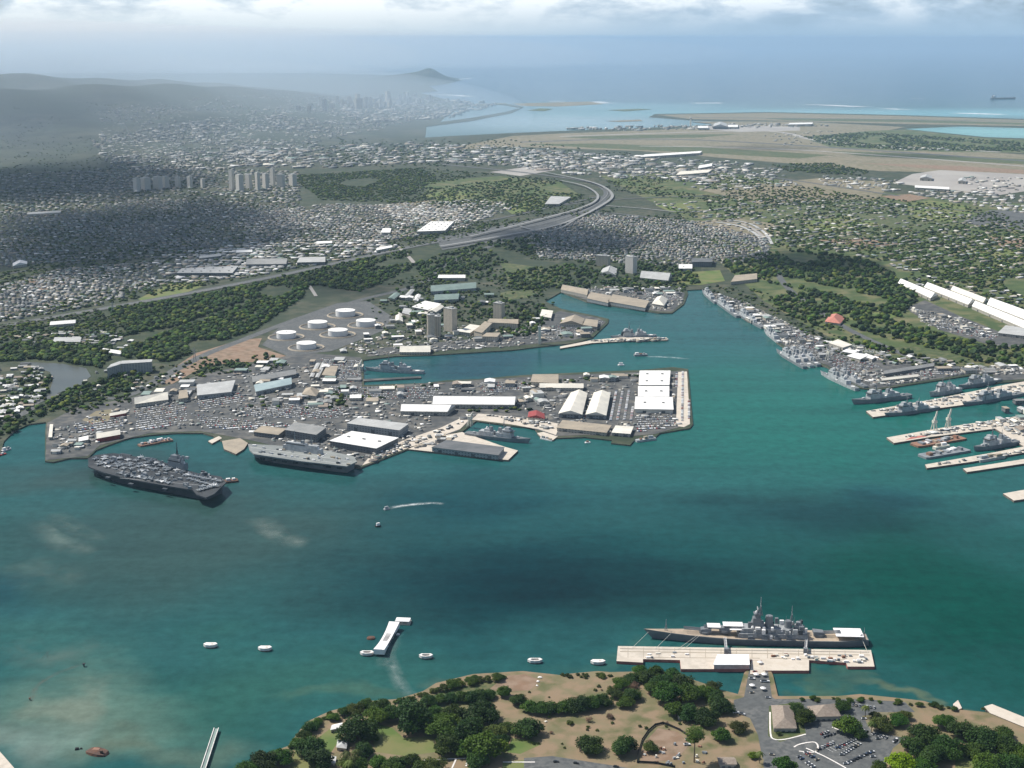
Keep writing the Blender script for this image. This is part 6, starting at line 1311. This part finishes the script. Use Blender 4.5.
# workshops, offices and stores filling the shipyard
IND = [
 ([(130,398),(190,380),(200,385),(195,398),(140,404)], 8, (8,16), 'small workshop beside the cream stepped roof', 'workshops by the cream roof'),
 ([(235,370),(300,356),(360,362),(362,384),(330,384),(300,378),(250,392)], 22, (7,15), 'small yard building below the tank farm', 'yard buildings below the tank farm'),
 ([(262,392),(300,384),(360,388),(440,384),(440,394),(400,402),(330,408),(270,404)], 28, (7,16), 'small yard building along the dry dock road', 'yard buildings along the dry dock road'),
 ([(450,384),(530,378),(640,374),(636,384),(560,380),(470,394)], 16, (7,14), 'small store on the inner basin quay', 'stores on the inner basin quay'),
 ([(515,390),(556,390),(552,408),(520,408)], 12, (7,14), 'low shed in the brick-coloured yard', 'sheds in the brick-coloured yard'),
 ([(385,318),(425,315),(460,330),(520,340),(500,344),(420,350),(385,346),(350,352),(330,360)], 26, (7,15), 'small building near the foot of the twin towers', 'buildings near the twin towers'),
 ([(376,300),(430,290),(470,288),(500,300),(470,312),(420,316)], 18, (8,16), 'small office on the rise above the twin towers', 'offices above the twin towers'),
 ([(540,308),(556,314),(600,330),(580,340),(540,342),(530,330)], 14, (7,15), 'small shed on the training basin spit', 'sheds on the spit'),
 ([(600,290),(660,288),(682,294),(680,304),(660,300),(620,292)], 18, (7,15), 'small shed on the small peninsula', 'sheds on the small peninsula'),
 ([(712,292),(740,304),(790,328),(830,350),(826,360),(790,344),(740,316)], 26, (6,14), 'small dock shed behind the destroyers', 'dock sheds behind the destroyers'),
 ([(890,372),(1040,366),(1040,376),(990,374),(930,370)], 14, (7,16), 'small shed at the root of the frigate pier', 'sheds at the frigate pier root'),
 ([(995,404),(1040,398),(1040,440),(1012,436),(998,424)], 16, (6,12), 'small store at the root of the crane pier', 'stores at the crane pier root'),
 ([(55,445),(75,438),(90,446),(60,456),(48,452)], 9, (4,8), 'small hut on the square quay by the inlet', 'huts on the inlet quay'),
 ([(430,440),(450,434),(470,440),(440,445)], 6, (4,8), 'small hut on the destroyer pier head', 'huts on the destroyer pier'),
 ([(905,306),(960,320),(1000,334),(985,338),(930,325)], 18, (4,9), 'container store in the yard under the long white roofs', 'stores under the white roofs'),
]
for poly, n, (a0, a1), lab, grp in IND:
    ang = rnd.uniform(-.1, .25)
    for p in fast_ground(scatter(poly, n, rnd)):
        w = rnd.uniform(a0, a1); d = w*rnd.uniform(.45, .9); h = rnd.uniform(4, 9); g = rnd.random() < .5
        t = empty('yard_building', (p[0], p[1], LZ), ang + rnd.choice((0, 1.57)), lab, 'building', grp)
        MB().box(0, 0, 0, 2*w, 2*d, h).build('wall', M[rnd.choice(['wall', 'wallgrey', 'walldark', 'roofcream'])], t)
        mb = MB()
        if g: mb.add([(-w-.5,-d-.5,h+.02),(w+.5,-d-.5,h+.02),(w+.5,d+.5,h+.02),(-w-.5,d+.5,h+.02),(-w-.5,0,h+2.4),(w+.5,0,h+2.4)], [(0,1,5,4),(2,3,4,5),(3,0,4),(1,2,5),(3,2,1,0)])
        else: mb.box(0, 0, h + .01, 2*w + 1, 2*d + 1, .6)
        mb.build('roof', M[ROOFS[pick((4,5,3,2,4,1,2,3))]], t)

# ---------------------------------------------------------------- cars
def car_meshes(c):
    b = MB(); b.loft([[(x, y*.9, z*.9 + .05) for y, z in ((-.9,.35),(.9,.35),(.9,zt),(-.9,zt))] for x, zt in ((-2.2,.95),(-2.0,1.0),(.9,1.0),(2.1,.85),(2.25,.7))])
    w = MB(); w.loft([[(x, -wd, .98), (x, wd, .98), (x, wd*.82, zt), (x, -wd*.82, zt)] for x, wd, zt in ((-1.9,.75,1.02),(-1.4,.76,1.45),(.1,.76,1.47),(.95,.72,1.0))])
    return b.mesh('body', M['car' + c]), w.mesh('windows', M['glass'])
cm = {n: car_meshes(n) for _, n in CARC}; CW = [8, 4, 3, 2, 2, 1.5, 2]; NM = [n for _, n in CARC]
wheel = MB(); wheel.tube((0, -.1, 0), (0, .1, 0), .33, 8); wheel_m = wheel.mesh('wheel', M['black'])
def car(p, rz, label, group=None, parts=True, col=None, s=1.3):
    n = col or rnd.choices(NM, CW)[0]
    if not parts:
        o = bpy.data.objects.new('parked_car', cm[n][0]); COL.objects.link(o); o.location = p; o.rotation_euler.z = rz; o.scale = (s*1.15, s*1.15, 1.5); return tag(o, label, 'car', group)
    t = empty('parked_car', p, rz, label, 'car', group, s)
    for nm, me in zip(('body', 'windows'), cm[n]): o = bpy.data.objects.new(nm, me); COL.objects.link(o); o.parent = t
    for x in (-1.35, 1.4):
        for y in (-.78, .78): o = bpy.data.objects.new('wheel', wheel_m); COL.objects.link(o); o.parent = t; o.location = (x, y, .33)
    return t
CZ = LZ + .25
def car_row(a, b, n, rz, label, group, keep=.9):
    for i in range(n):
        if rnd.random() < keep:
            u = i / max(1, n-1); car(G(a[0] + (b[0]-a[0])*u, a[1] + (b[1]-a[1])*u, CZ), rz + rnd.uniform(-.06, .06), label, group)
car_row((838,703), (874,708), 11, 1.3, 'car parked nose-in along the shore edge of the car park', 'cars along the shore edge')
car_row((822,734), (830,731.5), 4, .9, 'car parked beside the lower hip-roofed hall', 'cars by the hip-roofed hall'); car_row((824,737), (834,734), 4, .9, 'car parked beside the lower hip-roofed hall', 'cars by the hip-roofed hall')
car_row((817,750), (833,743), 7, 1.35, 'car in the tight row below the planted island', 'cars below the planted island')
car_row((799,757), (813,767), 6, .5, 'car parked in the slanted double row at the lower edge', 'cars in the slanted double row'); car_row((806,753), (817,760), 6, .5, 'car parked in the slanted double row at the lower edge', 'cars in the slanted double row')
car_row((838,748), (856,739), 9, .15, 'car in the second row of the island car park', 'cars in the second row of the car park'); car_row((846,764), (872,752), 9, .15, 'car in the row nearest the lower edge of the car park', 'cars in the lower row of the car park'); car_row((860,730), (886,738), 9, .9, 'car under the trees at the upper side of the car park', 'cars under the trees of the car park')
car_row((842,755), (861,743), 9, .15, 'car in the row down the middle of the car park', 'cars down the middle of the car park'); 
for x, y, c, lab in [(736,713,'white','white van on the left edge of the island tarmac'), (742,714.5,'silver','pale car beside the white van on the tarmac'), (765,682,'white','white coach by the causeway to the battleship pier'), (752,679,'white','pale van on the causeway left side'), (752,693,'tan','tan car at the causeway foot'), (768,698,'silver','silver car turning off the causeway'), (755,672,'red','red car on the pier approach'), (772,755,'tan','tan car on the road bend below the hall'), (556,762,'black','black car on the lower island road, left'), (576,763.5,'black','black car on the lower island road, middle'), (616,767,'black','black car on the lower island road, right'), (873,757,'silver','silver car alone near the car park end'), (895,741,'white','long white bus on the car park ramp'), (878,739,'grey','grey car under the tree by the car park'), (864,719,'white','white car between the trees above the car park'), (687,745,'white','white truck in the scrap plot'), (688,740,'tan','tan truck in the scrap plot'), (503,741,'white','white car by the grove path')]:
    big = any(k in lab for k in ('van', 'bus', 'coach', 'truck')); o = car(G(x, y, CZ), .9 if 'bus' in lab else rnd.uniform(-.4, .4), lab, None, True, c, 1.6 if big else 1.3)
    if 'bus' in lab or 'coach' in lab: o.scale = (2.4, 1.3, 1.9)
# rows in the big harbour car parks
LOTS = [([(610,392),(634,392),(632,422),(604,422)], 1.45, 'car in the rows left of the three joined white roofs', 'cars left of the joined white roofs', 13),
 ([(676,374),(687,372),(690,420),(677,424)], 1.45, 'car in the rows right of the three joined white roofs', 'cars right of the joined white roofs', 13), ([(636,418),(672,416),(676,428),(655,432),(634,434)], .1, 'car on the quay apron below the joined white roofs', 'cars below the joined white roofs', 16),
 ([(560,415),(606,417),(606,421),(564,419)], .1, 'car in the strip before the arched sheds', 'cars before the arched sheds', 14), ([(246,408),(300,404),(345,410),(340,420),(290,420),(245,418)], .45, 'car in the lots behind the assault ship', 'cars behind the assault ship', 13),
 ([(74,424),(122,418),(124,428),(78,436)], .62, 'car in the striped lot behind the carrier bow', 'cars behind the carrier bow', 15), ([(134,410),(186,404),(187,424),(137,433)], .62, 'car in the striped lot beside the red barges', 'cars by the red barges', 15),
 ([(196,401),(236,393),(248,402),(200,412)], .62, 'car in the striped lot under the large grey roof', 'cars under the large grey roof', 15), ([(330,388),(400,388),(440,390),(430,400),(340,402)], .1, 'car in the crowded yard below the dry dock', 'cars below the dry dock', 14),
 ([(480,384),(530,384),(530,392),(480,394)], .05, 'car in the lot behind the longest white warehouse', 'cars behind the longest warehouse', 13), ([(190,415),(250,422),(300,428),(250,432),(210,430)], .3, 'car on the dark quay yard above the assault ship', 'cars above the assault ship', 14),
 ([(320,360),(360,362),(362,384),(330,382)], .3, 'car in the yard beside the dry dock', 'cars beside the dry dock', 14), ([(556,328),(604,322),(590,336),(556,340)], .2, 'car in the lots of the training spit', 'cars on the training spit', 15), ([(625,290),(676,291),(676,302),(640,296)], .3, 'car in the lots of the small peninsula', 'cars on the small peninsula', 16),
 ([(790,330),(850,352),(880,368),(850,376),(800,350)], -.6, 'car along the right dock sheds', 'cars along the right docks', 15), ([(895,374),(985,368),(985,372),(900,380)], .1, 'car beside the long dock sheds', 'cars beside the dock sheds', 15), ([(850,345),(890,352),(880,362),(845,355)], .2, 'car in the lot beside the workshop cluster', 'cars by the workshop cluster', 14), ([(940,322),(1000,336),(990,342),(935,328)], .3, 'car in the yard under the white roofs', 'cars in the yard under the white roofs', 15)]
# stores, containers, bins and gear lying about the yards
CL = [([(50,430),(130,402),(200,384),(260,368),(362,362),(362,384),(446,384),(446,412),(410,440),(360,462),(250,436),(200,428),(150,430),(100,442),(60,456)], 1150), ([(447,384),(640,374),(686,374),(688,424),(640,434),(560,432),(540,426),(520,410),(450,408)], 520), ([(340,348),(430,322),(500,330),(600,322),(590,335),(512,348),(430,352),(370,356)], 520), ([(564,291),(600,286),(682,288),(683,303),(665,311),(590,300)], 420),
 ([(708,292),(745,302),(800,330),(850,352),(870,366),(860,386),(828,364),(800,355),(778,340),(764,325),(750,318),(724,303)], 900), ([(860,372),(930,368),(1040,368),(1040,376),(995,375),(972,373),(900,384),(870,387)], 420), ([(870,412),(935,400),(1005,386),(1040,382),(1040,388),(962,403),(876,415)], 130), ([(892,440),(940,430),(1000,420),(1040,415),(1040,440),(1010,434),(996,427),(935,435)], 240), ([(930,466),(1040,448),(1040,450),(930,467)], 40), ([(590,341),(664,338),(664,340),(600,342.5)], 70), ([(415,448),(450,438),(462,434),(440,444)], 40), ([(906,308),(960,318),(1000,334),(985,340),(930,328)], 260), ([(365,456),(405,442),(440,430),(470,415),(475,416),(440,434),(372,462)], 90), ([(480,415),(540,420),(555,430),(540,428)], 40)]
spec = []
for poly, n in CL:
    for p in fast_ground([q for q in scatter(poly, n, rnd) if not any(inpoly(q[0], q[1], l_[0]) for l_ in LOTS)]):
        w = rnd.uniform(1.2, 4.5) * (1 + rnd.random()**3); spec.append((np.array(p) + np.array([0, 0, .4]), w, w*rnd.uniform(.3, .9), rnd.uniform(1.2, 3.4), rnd.uniform(.1, .6), rnd.choice((0, 1.57)) + rnd.uniform(-.25, .25), rnd.choice((8, 9, 3)), pick((4,4,4,3,3,2,1,3))))
add_houses('yard_stores', spec, 'sheds, containers and gear crowding the yards and quays', 'stores')

pool = []
for poly, ang, lab, grp, sp in LOTS:
    W3 = [G(x, y) for x, y in poly]; c = sum(W3, Vector()) / len(W3); ca, sa = math.cos(ang), math.sin(ang)
    R_ = max((w - c).length for w in W3); Pw = [(w.x, w.y) for w in W3]
    for j in range(int(-R_/sp), int(R_/sp) + 1):
        for i in range(int(-R_/3.0), int(R_/3.0) + 1):
            x, y = c.x + i*3.0*ca - j*sp*sa, c.y + i*3.0*sa + j*sp*ca
            if inpoly(x, y, Pw) and rnd.random() < .8: pool.append((y, Vector((x + rnd.uniform(-.2,.2), y + rnd.uniform(-.5,.5), LZ + .4)), ang + 1.57 + rnd.uniform(-.08,.08), lab, grp))
pool.sort(key=lambda q: q[0])
for y, p, rz, lab, grp in pool[:215]: car(p, rz, lab, grp, False)
Vs = []; Fs = []; Ms = []; b = 0; cv_ = []
for n in NM:
    me = cm[n][0]; V = np.array([v.co for v in me.vertices]); F4 = np.array([list(f.vertices) for f in me.polygons if len(f.vertices) == 4]); cv_.append((V, F4))
for y, p, rz, lab, grp in pool[215:]:
    k = rnd.choices(range(7), CW)[0]; V, F4 = cv_[k]; c, s = math.cos(rz)*1.08, math.sin(rz)*1.08
    Q = np.stack([V[:, 0]*c - V[:, 1]*s, V[:, 0]*s + V[:, 1]*c, V[:, 2]*1.35], 1) + np.array(p); Vs.append(Q); Fs.append(F4 + b); b += len(V); Ms.append(np.full(len(F4), k))
tag(np_mesh('parked_cars', np.concatenate(Vs), np.concatenate(Fs), [M['car' + n] for n in NM], np.concatenate(Ms)), 'hundreds of parked cars filling the harbour lots', 'cars', None, 'stuff')
# black fence round the plot, rocks, pier clutter, street furniture
pl = [G(x, y, LZ) for x, y in [(675,768),(655,764),(637,763),(638.5,752),(642,741),(648,732),(655,726),(663,724),(671,727),(680,731),(690,738)]]
t = empty('plot_fence', pl[4], 0, 'black curved fence round the bare plot', 'fence'); mb = MB()
for a_, b_ in zip(pl[:-1], pl[1:]):
    A_, B_ = a_ - pl[4], b_ - pl[4]; d = B_ - A_; c = (A_ + B_) / 2; mb.box(c.x, c.y, .3, d.length, .25, 2.5, math.atan2(d.y, d.x))
    MB().cyl(A_.x, A_.y, 0, .3, 3.2, 6).build('post', M['black'], t)
mb.build('panel', M['black'], t)
def rock(px, py, s, m, label, group=None):
    V, Fq = BL[rnd.randrange(8)]; mb = MB(); mb.add(V * np.array([s, s*.8, s*.5]), [tuple(f) for f in Fq]); tag(mb.build('boulder', M[m], None, G(px, py, LZ - s*.15), rnd.uniform(0, 6)), label, 'boulder', group)
for px, py, s in ((538,682,2.2),(540,678,2.4),(537,686,1.8)): rock(px, py, s, 'whiteconc', 'pale boulder of the stack by the red bank', 'boulders by the red bank')
rock(610.5,717.5,2.4,'whiteconc','white boulder beside the brown bare bush'); rock(546,722,2,'roofcream','pale boulder below the large dark tree')
for i in range(26):
    px, py = scatter([(642,752),(655,742),(690,738),(712,745),(716,762),(690,766),(650,764)], 1, rnd)[0]
    mb = MB(); mb.box(0, 0, 0, rnd.uniform(1.5,4), rnd.uniform(1.2,2.4), rnd.uniform(.8,2.4), top=.9).box(.6, .3, 0, 1.2, 3, .7)
    tag(mb.build('salvage_crate', M[rnd.choice(['rust', 'rooflight', 'rustbright', 'roofcream', 'hullgrey'])], None, G(px, py, LZ + .4), rnd.uniform(0, 3)), 'piece of salvage lying in the scrap plot by the road', 'crate', 'salvage in the scrap plot')
for i, (px, py) in enumerate([(p_[0], p_[1]) for p_ in scatter([(622,648),(700,650),(700,657),(622,659)], 7, rnd)] + scatter([(770,654),(868,656),(870,664),(775,660)], 40, rnd)):
    mb = MB(); mb.box(0, 0, 0, rnd.uniform(2,6), rnd.uniform(1.5,3), rnd.uniform(1,3)).box(.4, .2, 0, 1.2, 3.4, .8)
    tag(mb.build('pier_crate', M[rnd.choice(['tent', 'rooflight', 'roofcream', 'rustbright', 'tent', 'hullgrey'])], None, G(px, py, 3.65), rnd.uniform(-.2, .2)), 'stores and gear standing on the left arm of the battleship pier' if i < 7 else 'stores and gear standing on the right arm of the battleship pier', 'crate', 'gear on the left pier arm' if i < 7 else 'gear on the right pier arm')
for k, (px, py) in enumerate([(760,664),(752,687),(756,676),(764,676),(763,690)]):
    p = G(px, py, LZ + .5); t = empty('kiosk', p, 0, 'white round canopy kiosk on the causeway to the battleship pier', 'kiosk', 'canopies on the causeway'); MB().cyl(0, 0, 0, .3, 2.8, 6).build('pole', M['roofgrey'], t); MB().cyl(0, 0, 2.6, 3.4, 1.6, 8, .3).build('canopy', M['tent'], t)
# pylons by the forest road
for px, py, lab in ((113,314,'steel pylon on the highway bank at the left'), (195,362,'steel pylon beside the forest road')):
    p = GT(px, py); t = empty('pylon', p, 0, lab, 'pylon'); mb = MB()
    for x in (-3, 3):
        for y in (-3, 3): mb.tube((x, y, 0), (0, 0, 34), .5, 4)
    mb.build('lattice', M['rooflight'], t)
    for z in (22, 27): MB().box(0, 0, z, 14, .7, .7).build('cross_arm', M['rooflight'], t)
# ---------------------------------------------------------------- drifting clouds above the picture, and the hazy air
def cloud_mat(op, soft):
    m = bpy.data.materials.new('cloud_vapour'); m.use_nodes = True; t = m.node_tree; t.nodes.clear()
    o = N(t, 'ShaderNodeOutputMaterial'); mx = N(t, 'ShaderNodeMixShader'); tr = N(t, 'ShaderNodeBsdfTransparent'); df = N(t, 'ShaderNodeBsdfDiffuse'); df.inputs[0].default_value = (.85, .86, .88, 1)
    tcx = N(t, 'ShaderNodeTexCoord'); s = N(t, 'ShaderNodeVectorMath', operation='MULTIPLY'); L(t, tcx.outputs['Object'], s.inputs[0]); s.inputs[1].default_value = (1, 1, 0)
    ln = N(t, 'ShaderNodeVectorMath', operation='LENGTH'); L(t, s.outputs[0], ln.inputs[0])
    n = N(t, 'ShaderNodeTexNoise'); n.inputs['Scale'].default_value = 2.2; n.inputs['Detail'].default_value = 5; L(t, s.outputs[0], n.inputs['Vector'])
    a = N(t, 'ShaderNodeMath', operation='MULTIPLY_ADD'); L(t, n.outputs['Fac'], a.inputs[0]); a.inputs[1].default_value = -1.5; L(t, ln.outputs['Value'], a.inputs[2])
    r_ = N(t, 'ShaderNodeMapRange', interpolation_type='SMOOTHSTEP'); L(t, a.outputs[0], r_.inputs[0]); r_.inputs[1].default_value = .2 - soft; r_.inputs[2].default_value = .2; r_.inputs[3].default_value = op; r_.inputs[4].default_value = 0
    L(t, r_.outputs[0], mx.inputs[0]); L(t, tr.outputs[0], mx.inputs[1]); L(t, df.outputs[0], mx.inputs[2]); L(t, mx.outputs[0], o.inputs[0]); return m
M['cloud'] = cloud_mat(.8, .7); M['thincloud'] = cloud_mat(.42, 1.1)
CLH = 2100.0
def cloud(px, py, rx, ry, thick, seed):
    g = GT(px, py); k = (CLH - g.z) / SDIR.z; c = g + SDIR * k
    rx_, ry_ = rx * SC(py), ry * D(py); bm = bmesh.new(); bmesh.ops.create_icosphere(bm, subdivisions=4, radius=1)
    for v in bm.verts:
        d = v.co.copy(); q = 1 + .12*math.sin(d.x*5 + seed) + .1*math.sin(d.y*7 + seed*2); v.co = Vector((d.x*q, d.y*q, d.z * (1 if d.z > 0 else .25) * (1 + .3*math.sin(d.x*9 + seed)*math.sin(d.y*8))))
    me = bpy.data.meshes.new('cloud'); bm.to_mesh(me); bm.free(); me.materials.append(M['cloud' if thick else 'thincloud'])
    o = bpy.data.objects.new('cloud', me); COL.objects.link(o); o.location = c; o.scale = (rx_, ry_, 160); return tag(o, 'drifting cloud high over the harbour country', 'cloud', 'clouds overhead', 'stuff')
for i, c in enumerate(CLOUDS): cloud(*c, i)
# rain over the eastern hills, pale mist beyond, and an added far haze
def veil(loc, sc, dens, col):
    bm = bmesh.new(); bmesh.ops.create_icosphere(bm, subdivisions=5, radius=1); me = bpy.data.meshes.new('rain_and_far_haze'); bm.to_mesh(me); bm.free()
    m = bpy.data.materials.new('rain_and_far_veil'); m.use_nodes = True; t = m.node_tree; t.nodes.clear()
    o = N(t, 'ShaderNodeOutputMaterial'); v = N(t, 'ShaderNodeVolumePrincipled'); v.inputs['Color'].default_value = (*col, 1); v.inputs['Density'].default_value = dens; v.inputs['Anisotropy'].default_value = .35
    L(t, v.outputs[0], o.inputs['Volume']); me.materials.append(m)
    o = bpy.data.objects.new('rain_and_far_haze', me); COL.objects.link(o); o.location = loc; o.scale = sc; tag(o, kind='stuff')
veil((-5000, 12600, 60), (5200, 5600, 560), 1.2e-4, (.72, .83, .94))
veil((4000, 62000, 0), (95000, 54500, 900), 3.2e-5, (.55, .76, .95))  # far haze added so distance fades while the near air stays clear
veil((-17000, 34000, 300), (15000, 7000, 1000), 1.2e-4, (.96, .97, .97))
veil((-20000, 38000, 300), (22500, 7000, 950), 9e-5, (.96, .97, .97))
veil((-20000, 43000, 300), (27000, 8000, 900), 7e-5, (.92, .96, .98))
mb = MB(); X0 = 250000.0; mb.prism([(-X0, -2500), (X0, -2500), (X0, 250000), (-X0, 250000)], -3.0, 860.0)
hz = bpy.data.materials.new('haze_air'); hz.use_nodes = True; t = hz.node_tree; t.nodes.clear()
o = N(t, 'ShaderNodeOutputMaterial'); v = N(t, 'ShaderNodeVolumePrincipled'); v.inputs['Color'].default_value = (*HAZE_COL, 1); v.inputs['Density'].default_value = HAZE_D; v.inputs['Anisotropy'].default_value = HAZE_G
L(t, v.outputs[0], o.inputs['Volume'])
tag(mb.build('haze', hz), kind='stuff')
for k, v_ in PROTO.items():
    if k not in USED: raise RuntimeError('unused ' + k)
